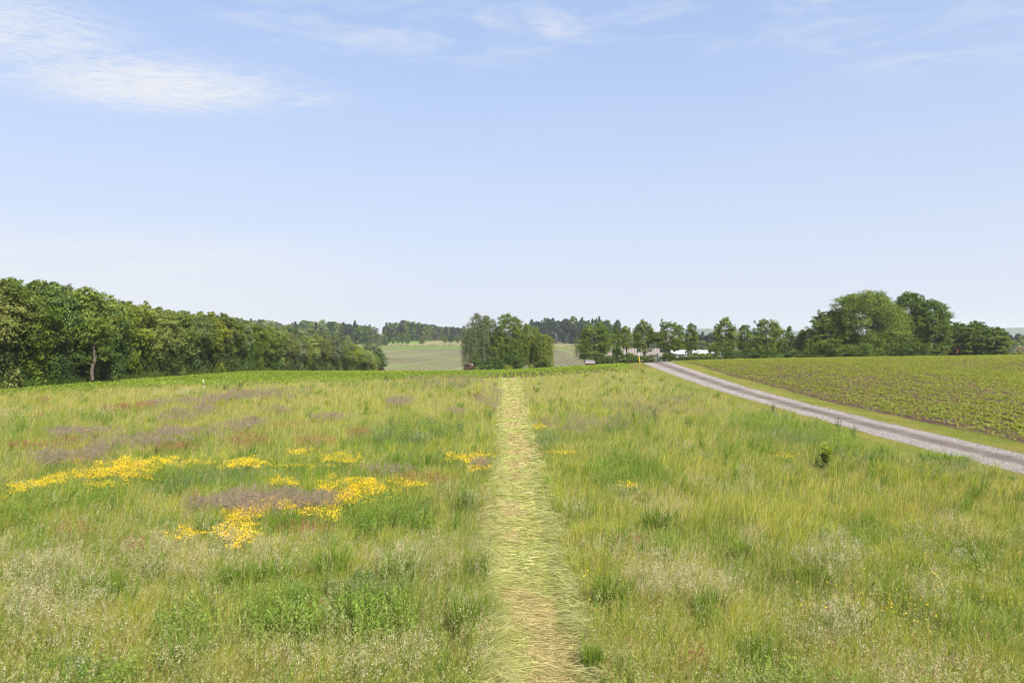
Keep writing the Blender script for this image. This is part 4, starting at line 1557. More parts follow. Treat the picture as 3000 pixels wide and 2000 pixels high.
tag(sp.build("grass_tufts", M_GRASS), "lush green bunches of grass scattered through the meadow", "grass", kind='stuff')

# ---- tall grass bent over the edges of the path ---------------------------
rng = np.random.default_rng(1015)
n = 22000
Y = ((6.5 ** -0.5) + rng.random(n) * (80 ** -0.5 - 6.5 ** -0.5)) ** (1 / -0.5)
sd_ = np.where(rng.random(n) < 0.6, -1.0, 1.0)
cl = fbm(Y * 1.3, sd_ * 5.0, 78, 3)
keep = rng.random(n) < sstep(0.40, 0.62, cl) * np.where(sd_ < 0, 0.9, 0.45)
Y, sd_, cl = Y[keep], sd_[keep], cl[keep]
n = len(Y)
X = path_c(Y) + sd_ * (path_w(Y) + rng.uniform(-0.22, 0.22, n))
P0 = np.stack([X, Y, ground(X, Y) + rng.uniform(0.02, 0.24, n)], -1)
dirx = -sd_ * rng.uniform(0.5, 1.0, n)
diry = rng.normal(-0.25, 0.5, n) + (cl - 0.45) * 2
L = rng.uniform(0.25, 0.55, n)[:, None]
d = unit(np.stack([dirx, diry, rng.normal(0.05, 0.2, n)], -1)) * L
P1 = P0 + d * 0.5 + np.array((0, 0, 0.03))
P2 = P0 + d + np.stack([np.zeros(n), np.zeros(n), -(P0[:, 2] - ground(X, Y)) * 0.75], -1)
w = np.maximum(0.004, 0.00045 * Y) * rng.uniform(0.7, 1.4, n)
sdv = unit(np.cross(d, np.array((0, 0, 1.0)) + 0.5 * rng.normal(size=(n, 3)))) * w[:, None] * 0.55
kc = rng.random(n)[:, None]
c = np.where(kc < 0.45, np.array((0.42, 0.43, 0.17)), np.where(kc < 0.8, np.array((0.50, 0.46, 0.23)), np.array((0.30, 0.36, 0.09)))) * rng.uniform(0.75, 1.2, (n, 1))
sp = Soup()
sp.quads(np.stack([P0 - sdv, P0 + sdv, P1 + sdv, P1 - sdv], 1), c)
sp.tris(np.stack([P1 - sdv, P1 + sdv, P2], 1), c)
tag(sp.build("bent_grass", M_GRASS), "pale long grass bent over and lying along both edges of the mown path", "grass", kind='stuff')


# ---- flowering grasses with pale panicles --------------------------------
def panicles(sp, rng, X, Y, Z, h, colS, colP, k, pw, ph, sl, stem_w=0.003):
    n = len(X)
    ln = wind(rng, n, 0.20)
    tip = blades(sp, rng, X, Y, Z, h, np.maximum(stem_w, 0.00022 * Y) * rng.uniform(0.8, 1.3, n), ln, colS, 0.0)
    scale = np.maximum(1.0, (Y / 22.0) ** 0.55)
    for j in range(k):
        f = rng.random(n)
        c = tip.copy()
        spread = pw * (0.35 + 0.9 * f) * scale
        c[:, 0] += rng.normal(size=n) * spread * 0.6 - ln[:, 0] * ph * f
        c[:, 1] += rng.normal(size=n) * spread * 0.6 - ln[:, 1] * ph * f
        c[:, 2] += -ph * f * 0.9 + 0.02
        d = unit(rng.normal(size=(n, 3)) * 0.8 + np.array((0.3, 0, 0.7)))
        e = unit(np.cross(d, rng.normal(size=(n, 3))))
        L = (sl * scale * rng.uniform(0.6, 1.4, n))[:, None]
        sp.tris(np.stack([c - d * L * 0.5, c + e * L * 0.17, c + d * L * 0.5], 1), colP * rng.uniform(0.8, 1.2, (n, 1)))


rng = np.random.default_rng(1002)
X, Y = sample(rng, 150000, 6.8, 100, 1.55)
ok = in_meadow(X, Y)
X, Y = X[ok], Y[ok]
Z = ground(X, Y)
h = rng.uniform(0.55, 0.92, len(X))
px, py = topix(X, Y, Z + h)
m = ell(px, py, PALE, 930, 0.6)
gen = fbm(X * 0.22, Y * 0.16, 81, 4)
prob = 0.03 + 0.62 * m + 0.20 * sstep(0.56, 0.72, gen)
prob *= 1 - 0.7 * ell(px, py, HERB, 900)
ok = rng.random(len(X)) < prob
X, Y, Z, h = X[ok], Y[ok], Z[ok], h[ok]
# plumes also rise in leaning bursts
Xc_, Yc_ = sample(rng, 1500, 7.5, 60, 1.5)
oc_ = in_meadow(Xc_, Yc_)
Xc_, Yc_ = Xc_[oc_], Yc_[oc_]
pc = topix(Xc_, Yc_, ground(Xc_, Yc_) + 0.9)
oc_ = rng.random(len(Xc_)) < 0.04 + 0.75 * ell(pc[0], pc[1], PALE, 930, 0.6)
Xc_, Yc_ = Xc_[oc_], Yc_[oc_]
I = np.repeat(np.arange(len(Xc_)), 26)
off_ = rng.normal(size=(len(I), 2)) * 0.16 * np.maximum(1, (Yc_[I] / 20) ** 0.4)[:, None]
X = np.concatenate([X, Xc_[I] + off_[:, 0]])
Y = np.concatenate([Y, Yc_[I] + off_[:, 1]])
h = np.concatenate([h, rng.uniform(0.8, 1.12, len(I))])
Z = ground(X, Y)
cp = np.where((rng.random(len(X)) < 0.72)[:, None], np.array((0.58, 0.52, 0.32)), np.array((0.49, 0.42, 0.26)))
cp[rng.random(len(X)) < 0.12] = (0.33, 0.22, 0.17)
sp = Soup()
panicles(sp, rng, X, Y, Z, h, np.broadcast_to(np.array((0.25, 0.25, 0.10)), (len(X), 3)), cp, 13, 0.045, 0.18, 0.034)
tag(sp.build("flowering_grass", M_DRY), "pale feathery seed heads of flowering grass standing above the meadow", "grass", kind='stuff')

rng = np.random.default_rng(1013)
X, Y = sample(rng, 110000, 6.8, 100, 1.4)
ok = in_meadow(X, Y)
X, Y = X[ok], Y[ok]
Z = ground(X, Y)
h = rng.uniform(0.40, 0.75, len(X))
px, py = topix(X, Y, Z + h)
ok = rng.random(len(X)) < 0.9 - 0.7 * ell(px, py, HERB, 900)
X, Y, Z, h = X[ok], Y[ok], Z[ok], h[ok]
kk = rng.random(len(X))
tn = fbm(X * 0.25, Y * 0.18, 83, 3)
cp = np.where((kk < 0.5)[:, None], np.array((0.42, 0.43, 0.105)), np.where((kk < 0.8)[:, None], np.array((0.32, 0.38, 0.075)), np.array((0.45, 0.375, 0.17))))
cp = np.where((tn > 0.58)[:, None], cp * 0.6 + np.array((0.47, 0.38, 0.22)) * 0.4, cp)
sp = Soup()
panicles(sp, rng, X, Y, Z, h, np.broadcast_to(np.array((0.25, 0.27, 0.09)), (len(X), 3)), cp, 8, 0.030, 0.17, 0.034)
tag(sp.build("grass_heads", M_DRY), "fine yellow green flowering heads all over the meadow grass", "grass", kind='stuff')

rng = np.random.default_rng(1003)
X, Y = sample(rng, 560000, 14, 100, 1.2)
ok = in_meadow(X, Y)
X, Y = X[ok], Y[ok]
Z = ground(X, Y)
h = rng.uniform(0.50, 0.72, len(X))
px, py = topix(X, Y, Z + h)
m = ell(px, py, PURPLE, 960, 0.95, 0.02, 0.4, 1.4)
ok = rng.random(len(X)) < m * (0.22 + 0.45 * sstep(0.35, 0.6, fbm(X * 0.9, Y * 0.5, 965, 3)))
X, Y, Z, h = X[ok], Y[ok], Z[ok], h[ok]
cp = np.where((rng.random(len(X)) < 0.7)[:, None], np.array((0.285, 0.205, 0.175)), np.array((0.345, 0.260, 0.205)))
sp = Soup()
panicles(sp, rng, X, Y, Z, h, np.broadcast_to(np.array((0.20, 0.17, 0.10)), (len(X), 3)), cp, 8, 0.06, 0.16, 0.062)
tag(sp.build("purple_grass", M_DRY), "drifts of mauve flowering bent grass across the meadow", "grass", kind='stuff')

# ---- sorrel --------------------------------------------------------------
rng = np.random.default_rng(1004)
X, Y = sample(rng, 420000, 8, 95, 1.25)
ok = in_meadow(X, Y)
X, Y = X[ok], Y[ok]
Z = ground(X, Y)
h = rng.uniform(0.52, 0.82, len(X))
px, py = topix(X, Y, Z + h)
m = ell(px, py, RED, 990, 0.6)
ok = rng.random(len(X)) < m * 0.62 + 0.002
X, Y, Z, h = X[ok], Y[ok], Z[ok], h[ok]
cp = np.where((rng.random(len(X)) < 0.6)[:, None], np.array((0.30, 0.105, 0.065)), np.array((0.40, 0.20, 0.12)))
sp = Soup()
panicles(sp, rng, X, Y, Z, h, np.broadcast_to(np.array((0.20, 0.10, 0.06)), (len(X), 3)), cp, 7, 0.022, 0.22, 0.060)
tag(sp.build("red_sorrel", M_DRY), "rust red sorrel spikes standing in bands through the meadow", "sorrel", kind='stuff')


# ---- leafy weeds -----------------------------------------------------------
def herbs(sp, rng, X, Y, Z, h, col, m, lw, ll):
    n = len(X)
    ln = wind(rng, n, 0.10)
    blades(sp, rng, X, Y, Z, h, np.maximum(0.006, 0.0004 * Y), ln, col * 0.9, 0.0)
    sc = np.maximum(1.0, (Y / 22.0) ** 0.5)
    for j in range(m):
        f = (j + rng.random(n)) / m
        f = 0.18 + 0.82 * f
        a = rng.uniform(0, 2 * PI, n)
        out = np.stack([np.cos(a), np.sin(a), 0.55 + 0.5 * rng.normal(size=n)], -1)
        out = unit(out)
        c = np.stack([X + ln[:, 0] * h * f, Y + ln[:, 1] * h * f, Z + h * f], -1)
        L = (ll * sc * rng.uniform(0.6, 1.3, n) * (1.15 - 0.55 * f))[:, None]
        sd = unit(np.cross(out, np.array((0, 0, 1.0)))) * L * lw
        tip = c + out * L
        midp = c + out * L * 0.5 + np.array((0, 0, 1)) * L * 0.08
        sp.quads(np.stack([c, midp - sd, tip, midp + sd], 1), col * (0.85 + 0.3 * f)[:, None] * rng.uniform(0.85, 1.15, (n, 1)))


rng = np.random.default_rng(1005)
X, Y = sample(rng, 135000, 7, 105, 1.45)
ok = in_meadow(X, Y)
X, Y = X[ok], Y[ok]
Z = ground(X, Y)
h = rng.uniform(0.40, 0.72, len(X))
px, py = topix(X, Y, Z + h * 0.8)
m = ell(px, py, HERB, 900)
gen = fbm(X * 0.3, Y * 0.22, 91, 4)
ok = rng.random(len(X)) < 0.025 + 0.72 * m + 0.20 * sstep(0.56, 0.7, gen)
X, Y, Z, h, m, px, py = X[ok], Y[ok], Z[ok], h[ok], m[ok], px[ok], py[ok]
h = h * (0.85 + 0.25 * m) * np.where((px > 2080) & (py < 1345), 1.0 + 0.55 * rng.random(len(X)) ** 2 * m, 1.0)
tn = fbm(X * 0.4, Y * 0.3, 95, 3)[:, None]
col = np.where(tn > 0.55, np.array((0.215, 0.300, 0.056)), np.array((0.165, 0.250, 0.048)))
col = np.where(tn < 0.42, np.array((0.185, 0.245, 0.105)), col) * rng.uniform(0.8, 1.2, (len(X), 1))
sp = Soup()
herbs(sp, rng, X, Y, Z, h, col, 20, 0.15, 0.088)
tag(sp.build("leafy_weeds", M_GRASS), "beds of soft green leafy weeds among the meadow grass", "weeds", kind='stuff')

# ---- yellow flowers ----------------------------------------------------------
rng = np.random.default_rng(1006)
X, Y = sample(rng, 2000000, 9, 48, 1.1)
ok = in_meadow(X, Y)
X, Y = X[ok], Y[ok]
Z = ground(X, Y)
h = rng.uniform(0.40, 0.58, len(X))
px, py = topix(X, Y, Z + h)
m = ell(px, py, YELLOW, 860, 1.1, 0.035, 0.35, 1.35)
ok = rng.random(len(X)) < m * (0.35 + 0.65 * sstep(0.35, 0.6, fbm(X * 2.2, Y * 1.1, 865, 3)))
X, Y, Z, h = X[ok], Y[ok], Z[ok], h[ok]
n = len(X)
ln = wind(rng, n, 0.12)
sp = Soup()
tip = blades(sp, rng, X, Y, Z, h, np.full(n, 0.004), ln, np.broadcast_to(np.array((0.13, 0.19, 0.045)), (n, 3)) * np.ones((n, 1)), 0.0)
c = np.where((rng.random(n) < 0.75)[:, None], np.array((0.85, 0.62, 0.020)), np.array((0.83, 0.51, 0.015)))
N = rng.normal(size=(n, 3)) * 0.6 + np.array((0, -0.25, 1.0))
sz = 0.027 * rng.uniform(0.6, 1.3, n) * np.maximum(1, (Y / 24.0) ** 0.5)
for rep in range(2):                   # two crossed petals pairs make the flower head
    sp.quads(leaf_quads(rng, tip + np.array((0, 0, 0.004 * rep)), N, sz, 0.75), c * rng.uniform(0.85, 1.1, (n, 1)))
tag(sp.build("yellow_flowers", M_PETAL), "patches of bright yellow daisy like flowers in the meadow", "flowers", kind='stuff')

# ---- cut hay on the path -------------------------------------------------------
rng = np.random.default_rng(1007)
n = 120000
Y = ((6.5 ** -0.4) + rng.random(n) * (92 ** -0.4 - 6.5 ** -0.4)) ** (1 / -0.4)
v = rng.normal(size=n) * 0.0 + rng.uniform(-1.22, 1.22, n)
pile = np.exp(-((np.abs(v) - 1.0) / 0.22) ** 2)
keep = rng.random(n) < 0.45 + 0.55 * pile
Y, v, pile = Y[keep], v[keep], pile[keep]
n = len(Y)
X = path_c(Y) + v * path_w(Y)
Z = ground(X, Y) + 0.012 + rng.random(n) * (0.03 + 0.13 * pile)
ang = rng.normal(0, 0.5, n) + (rng.random(n) < 0.5) * PI + 0.6 * (fbm(X * 1.5, Y * 1.0, 120, 3) - 0.5) * 4
ang = np.where(rng.random(n) < 0.25, rng.uniform(0, 2 * PI, n), ang)
L = rng.uniform(0.12, 0.36, n) * (1 + 0.4 * pile)
d1 = np.stack([np.cos(ang), np.sin(ang), rng.normal(size=n) * 0.10], -1) * L[:, None]
bend = rng.normal(size=n) * 0.5
d2 = np.stack([np.cos(ang + bend), np.sin(ang + bend), rng.normal(size=n) * 0.10 - 0.05], -1) * L[:, None]
w = np.maximum(0.004, 0.00045 * Y) * rng.uniform(0.7, 1.5, n)
sd = np.stack([-np.sin(ang), np.cos(ang), rng.normal(size=n) * 0.6], -1) * w[:, None] * 0.6
P0 = np.stack([X, Y, Z], -1)
P1, P2 = P0 + d1 * 0.55, P0 + d1 * 0.55 + d2 * 0.5
patch = fbm(X * 0.9, Y * 0.55, 130, 4)
c = np.where((patch > 0.56)[:, None], np.array((0.46, 0.385, 0.185)), np.array((0.405, 0.425, 0.142)))
c = np.where((rng.random(n) < 0.30)[:, None], np.array((0.53, 0.50, 0.25)), c)
c = np.where(((rng.random(n) < 0.4) & (pile > 0.5))[:, None], np.array((0.36, 0.38, 0.17)), c)
c = c * rng.uniform(0.75, 1.25, (n, 1))
sp = Soup()
sp.quads(np.stack([P0 - sd, P0 + sd, P1 + sd, P1 - sd], 1), c)
sp.tris(np.stack([P1 - sd, P1 + sd, P2], 1), c)
# stubble
n = 70000
Y = ((6.5 ** -0.4) + rng.random(n) * (92 ** -0.4 - 6.5 ** -0.4)) ** (1 / -0.4)
X = path_c(Y) + rng.uniform(-1.05, 1.05, n) * path_w(Y)
patch = fbm(X * 0.9, Y * 0.55, 130, 4)
c = np.where((patch > 0.52)[:, None], np.array((0.33, 0.255, 0.125)), np.array((0.24, 0.27, 0.075))) * rng.uniform(0.75, 1.25, (n, 1))
blades(sp, rng, X, Y, ground(X, Y), rng.uniform(0.03, 0.09, n), bladew(rng, Y), wind(rng, n, 0.3), c, 0.0)
tag(sp.build("cut_hay", M_GRASS), "cut hay and stubble strewn along the mown path", "hay", kind='stuff')

# ---- verge grass ------------------------------------------------------------
rng = np.random.default_rng(1008)
sp = Soup()
n = 170000
Y = ((20 ** -0.5) + rng.random(n) * (135 ** -0.5 - 20 ** -0.5)) ** (1 / -0.5)
side = rng.random(n) < 0.55
v = rng.random(n)
fuzz = 0.40 * (fbm(Y * 0.7, Y * 0 + side * 9.0, 140, 3) - 0.5) * 2
X = np.where(side, road_r(Y) - 0.12 + fuzz + v * (verge_r(Y) - road_r(Y) + 0.2), verge_l(Y) - 0.2 + v * (road_l(Y) - verge_l(Y) + 0.25 + fuzz))
a = fbm(X * 0.7, Y * 0.25, 145, 4)
c = np.where((a > 0.5)[:, None], np.array((0.26, 0.295, 0.062)), np.array((0.34, 0.32, 0.09))) * rng.uniform(0.75, 1.25, (n, 1))
nearroad = np.where(side, X - road_r(Y), road_l(Y) - X) < 0.16
c[nearroad] = c[nearroad] * 0.5 + np.array((0.33, 0.27, 0.14)) * 0.5
blades(sp, rng, X, Y, ground(X, Y), rng.uniform(0.05, 0.13, n), bladew(rng, Y), wind(rng, n, 0.3), c, 0.0)
# a few grass strips in the middle of the road
n = 1500
Y = rng.normal(0, 1, n) * 1.2 + rng.choice([57, 44, 70, 88], n, p=[.5, .2, .2, .1])
X = road_c(Y) - 0.05 + rng.normal(size=n) * 0.10
blades(sp, rng, X, Y, ground(X, Y), rng.uniform(0.03, 0.07, n), bladew(rng, Y), wind(rng, n, 0.3), np.broadcast_to(np.array((0.20, 0.21, 0.075)), (n, 3)) * np.ones((n, 1)), 0.0)
tag(sp.build("verge_grass", M_GRASS), "short mown grass on both verges of the gravel road", "grass", kind='stuff')

# ---- loose stones on the road -------------------------------------------------
rng = np.random.default_rng(1009)
n = 11000
Y = ((22 ** -0.8) + rng.random(n) * (80 ** -0.8 - 22 ** -0.8)) ** (1 / -0.8)
v = np.clip(rng.normal(size=n) * 0.17 + rng.choice([-0.66, 0.76], n), -1.06, 1.06)
X = road_c(Y) + v * 1.8
P = np.stack([X, Y, ground(X, Y) + 0.02], -1)
sz = rng.uniform(0.012, 0.040, n)[:, None] * np.maximum(1, (Y / 30) ** 0.5)[:, None]
q = rng.uniform(0, 2 * PI, n)
A = np.stack([np.cos(q), np.sin(q), np.zeros(n)], -1) * sz
B = np.stack([-np.sin(q), np.cos(q), np.zeros(n)], -1) * sz * 0.8
T = np.stack([np.zeros(n), np.zeros(n), sz[:, 0] * 0.7], -1) + rng.normal(size=(n, 3)) * sz * 0.2
c = rng.uniform(0.10, 0.40, (n, 1)) * np.array((1.0, 0.92, 0.86))
sp = Soup()
for a_, b_ in ((A, B), (B, -A), (-A, -B), (-B, A)):
    sp.tris(np.stack([P + a_, P + b_, P + T], 1), c)
m_st, g_ = new_mat("loose_stone")
finish(m_st, g_, principled(g_, g_.node('ShaderNodeAttribute', attribute_name='Col').outputs['Color'], 0.9, 0.15))
tag(sp.build("gravel", m_st), "loose grey stones scattered over the farm road", "gravel", kind='stuff')


# ---- crops ---------------------------------------------------------------------
def crop_plants(sp, rng, X, Y, h, ll, col, k, lw=0.22, up=0.7):
    n = len(X)
    Z = ground(X, Y)
    for j in range(k):
        a = rng.uniform(0, 2 * PI, n)
        out = unit(np.stack([np.cos(a), np.sin(a), np.full(n, up) + 0.35 * rng.normal(size=n)], -1))
        c = np.stack([X, Y, Z + h * rng.uniform(0.1, 0.7, n)], -1)
        L = (ll * rng.uniform(0.65, 1.35, n))[:, None]
        sd = unit(np.cross(out, np.array((0, 0, 1.0)))) * L * lw
        tip = c + out * L - np.array((0, 0, 1)) * L * 0.15
        mid = c + out * L * 0.5 + np.array((0, 0, 1)) * L * 0.08
        sp.quads(np.stack([c, mid - sd, tip, mid + sd], 1), col * rng.uniform(0.75, 1.25, (n, 1)))


rng = np.random.default_rng(1010)
n = 120000
Y = rng.uniform(57, 135, n)
X = rng.uniform(-56, 20, n)
row = np.round(X / 0.52) * 0.52 + rng.normal(size=n) * 0.09
X = row
ok = (Y > crop_start(X) - 0.5 + rng.random(n)) & (X > hedge_x(Y) + 1.4) & (X < verge_l(Y) - 0.2) & (np.abs(X) < Y * 0.85)
depth = Y - crop_start(X)
# bare squares between the rows along the near edge in the middle
gap = (X > -3.4) & (X < 15.5) & (np.abs(((X / 1.04) % 1) - 0.5) > 0.18) & (depth < 9.0 + 5 * vnoise(X * 1.0, Y * 0, 7))
ok &= ~(gap & (rng.random(n) < 0.86))
ok &= ~((depth < 3) & (rng.random(n) < 0.35))
X, Y = X[ok], Y[ok]
tn = fbm(X * 0.12, Y * 0.12, 150, 3)[:, None]
col = np.where(tn > 0.5, np.array((0.230, 0.310, 0.040)), np.array((0.205, 0.285, 0.038)))
sp = Soup()
crop_plants(sp, rng, X, Y, np.full(len(X), 0.20), 0.20, col, 3, 0.30, 0.45)
tag(sp.build("crop_leaves", M_CROP), "bright green leafy crop in the field beside the hedgerow", "crop", kind='stuff')

rng = np.random.default_rng(1011)
n = 430000
Y = rng.uniform(26, 134, n)
off = rng.uniform(0, 95, n)
row = np.round(off / 0.62) * 0.62
X = verge_r(Y) + 0.45 + row + rng.normal(size=n) * 0.05
ok = X < Y * 0.86 + 3
dens = fbm(X * 0.10, Y * 0.05, 160, 4)
fine = fbm(X * 0.9, Y * 0.35, 165, 3)
thin = sstep(0.40, 0.62, dens) * 0.5 + 0.5 * sstep(0.40, 0.58, fine)
thin = np.maximum(thin * sstep(0, 3.2, row + 0.4), 0.85 * sstep(88, 112, Y))
rowk = hash2(np.round(row / 0.62), np.floor(Y / 26.0 + row * 0.7), 77)
thin = thin * np.where(rowk < 0.36, 0.10, 1.0)
ok &= rng.random(n) < 0.17 + 0.80 * thin
X, Y, thin = X[ok], Y[ok], thin[ok]
col = np.where((rng.random(len(X)) < 0.6)[:, None], np.array((0.24, 0.30, 0.050)), np.array((0.31, 0.325, 0.085)))
sp = Soup()
crop_plants(sp, rng, X, Y, np.full(len(X), 0.12), 0.175, col, 4, 0.16, 0.75)
tag(sp.build("crop_rows", M_CROP), "young crop in thin rows over brown soil across the road", "crop", kind='stuff')

# ---- rough grass at the hedge foot ------------------------------------------------
rng = np.random.default_rng(1012)
n = 26000
Y = rng.uniform(48, 135, n)
X = hedge_x(Y) + rng.normal(size=n) * 0.5 - 0.3
Z = ground(X, Y)
sp = Soup()
c = np.where((rng.random(n) < 0.6)[:, None], np.array((0.070, 0.125, 0.022)), np.array((0.12, 0.16, 0.035))) * rng.uniform(0.75, 1.2, (n, 1))
blades(sp, rng, X, Y, Z, rng.uniform(0.5, 1.2, n), np.full(n, 0.05) * rng.uniform(0.6, 1.5, n), wind(rng, n, 0.25), c, 0.0)
tag(sp.build("rough_grass", M_GRASS), "rank dark grass along the foot of the hedgerow", "grass", kind='stuff')

# ---- bramble understorey filling the hedge foot -------------------------------------


# ================================================================== single plants
def tussock_mesh(seed, nbl=300):
    rng = np.random.default_rng(seed)
    n = nbl
    a = rng.uniform(0, 2 * PI, n)
    r = 0.16 * np.sqrt(rng.random(n))
    X, Y = np.cos(a) * r, np.sin(a) * r
    ln = np.stack([np.cos(a) * r * 1.3, np.sin(a) * r * 1.3], -1) + rng.normal(size=(n, 2)) * 0.09 + np.array((0.05, 0))
    h = rng.uniform(0.40, 1.0, n)
    c = np.where((rng.random(n) < 0.6)[:, None], np.array((0.130, 0.215, 0.026)), np.array((0.210, 0.290, 0.042))) * rng.uniform(0.8, 1.2, (n, 1))
    sp = Soup()
    blades(sp, rng, X, Y, np.zeros(n) - 0.03, h, np.full(n, 0.010) * rng.uniform(0.7, 1.4, n), ln, c, 99)
    return sp.mesh("grass_tussock", M_GRASS)


TM = [tussock_mesh(800 + i) for i in range(4)]
TG = "dark upright grass tussocks in the meadow"
tus = [
    (604, 1585, 1.1, 1.0, "dark grass tussock standing between the two yellow flower clumps"),
    (1366, 1510, 0.9, 1.15, "narrow dark tussock leaning at the path's left edge by the bent hay"),
    (1408, 1718, 0.7, 1.0, "slim bright tussock on the path edge opposite the small yellow flowers"),
    (1362, 1880, 0.9, 1.1, "tall tussock at the path's edge, lowest of those on that side"),
    (1738, 1966, 0.7, 0.6, "short dark tussock at the hay's edge near the picture's bottom"),
    (1178, 1720, 1.6, 0.9, "wide clump of upright green grass under pale seed heads left of the path"),
    (1927, 1560, 1.4, 0.85, "wide dark tussock on the path's other side, below the leafy weed bed"),
    (1790, 1782, 1.3, 0.9, "bright upright tussock near the path below scattered yellow flowers"),
    (2184, 1660, 0.7, 0.8, "small dark tussock beneath the tall pale seed head plume"),
    (2446, 1710, 0.9, 1.0, "dark tussock with pale plumes hanging over it"),
    (2392, 1742, 1.1, 0.8, "low dark tussock spreading beside the plumed one"),
    (2086, 1830, 1.0, 0.9, "dark green tussock in the open meadow below the plumes"),
    (2217, 1970, 0.9, 0.8, "grey green tussock at the bottom beyond the pink seed heads"),
    (224, 1795, 1.1, 1.0, "dark tussock low down, first of the pair with bright edges"),
    (328, 1770, 0.8, 0.9, "slim dark tussock, second of the low pair"),
    (800, 1740, 1.3, 1.0, "broad tussock under the pale seed heads next to the leafy weeds"),
    (975, 1710, 1.4, 1.1, "tall bright tussock leaning towards the path above the leafy weeds"),
    (690, 1740, 1.2, 0.9, "yellow green tussock in the middle of the pale seed heads"),
    (450, 1712, 0.9, 0.8, "slender tussock in the pale seed heads above the low weeds"),
    (492, 1560, 0.8, 0.7, "small tussock just before the rounded yellow flower clump"),
    (840, 1560, 1.3, 0.8, "wide soft tussock between the yellow flowers and the pale plumes"),
    (2761, 1356, 3.4, 0.55, "low mound of dark grass on the mown verge beside the road"),
    (2900, 1640, 1.6, 0.7, "spreading bright tussock near the right edge of the meadow"),
    (2850, 1880, 1.8, 0.7, "yellow green tussock low in the meadow corner"),
    (2480, 1870, 1.4, 0.75, "bright tussock in the straw pale grass below the plumes"),
    (520, 1975, 1.2, 0.8, "bright green tussock at the very bottom of the meadow"),
]
for i, (pxx, pyy, sw, sh, lab) in enumerate(tus):
    hx, hy, hz = hit(pxx, pyy)
    o = link(bpy.data.objects.new("grass_tussock", TM[i % 4]))
    o.location = (hx, hy, hz)
    o.rotation_euler = (0, 0, i * 1.7)
    o.scale = (sw * 1.3, sw * 1.3, sh)
    tag(o, lab, "grass tussock", TG)


def weed(name, label, pxx, pyy, h, r, nl, ll, pal_c, seed, lw=0.25, nst=5, up=0.4):
    rng = np.random.default_rng(seed)
    hx, hy, hz = hit(pxx, pyy)
    root = thing(name, label, "plant", (hx, hy, hz), 0)
    st = Solid()
    sp = Soup()
    for k in range(nst):
        a = rng.uniform(0, 2 * PI)
        q = r * math.sqrt(rng.random()) if k else 0
        tx, ty, th = math.cos(a) * q, math.sin(a) * q, h * (rng.uniform(0.7, 1.0) if k else 1.0)
        st.tube([(tx * 0.2, ty * 0.2, -0.05), (tx * 0.6, ty * 0.6, th * 0.5), (tx, ty, th)], [0.010, 0.008, 0.004], 5)
        m = nl // nst
        f = rng.uniform(0.08, 1.0, m)
        aa = rng.uniform(0, 2 * PI, m)
        out = unit(np.stack([np.cos(aa), np.sin(aa), up + 0.9 * (f - 0.5) + 0.3 * rng.normal(size=m)], -1))
        fx = 0.2 + 0.8 * f
        c = np.stack([tx * fx, ty * fx, th * f], -1)
        L = (ll * rng.uniform(0.6, 1.3, m) * (1.2 - 0.6 * f))[:, None]
        sd = unit(np.cross(out, np.array((0, 0, 1.0)))) * L * lw
        tip = c + out * L - np.array((0, 0, 1)) * L * 0.25
        mid = c + out * L * 0.5
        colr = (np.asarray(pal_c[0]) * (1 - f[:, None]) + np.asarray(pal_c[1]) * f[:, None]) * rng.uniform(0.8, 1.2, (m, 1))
        sp.quads(np.stack([c, mid - sd, tip, mid + sd], 1), colr)
    st.build("stem", plain("weed_stem", (0.09, 0.12, 0.04)) if "weed_stem" not in bpy.data.materials else bpy.data.materials["weed_stem"], root)
    sp.build("leaves", M_LEAF, root)
    return root


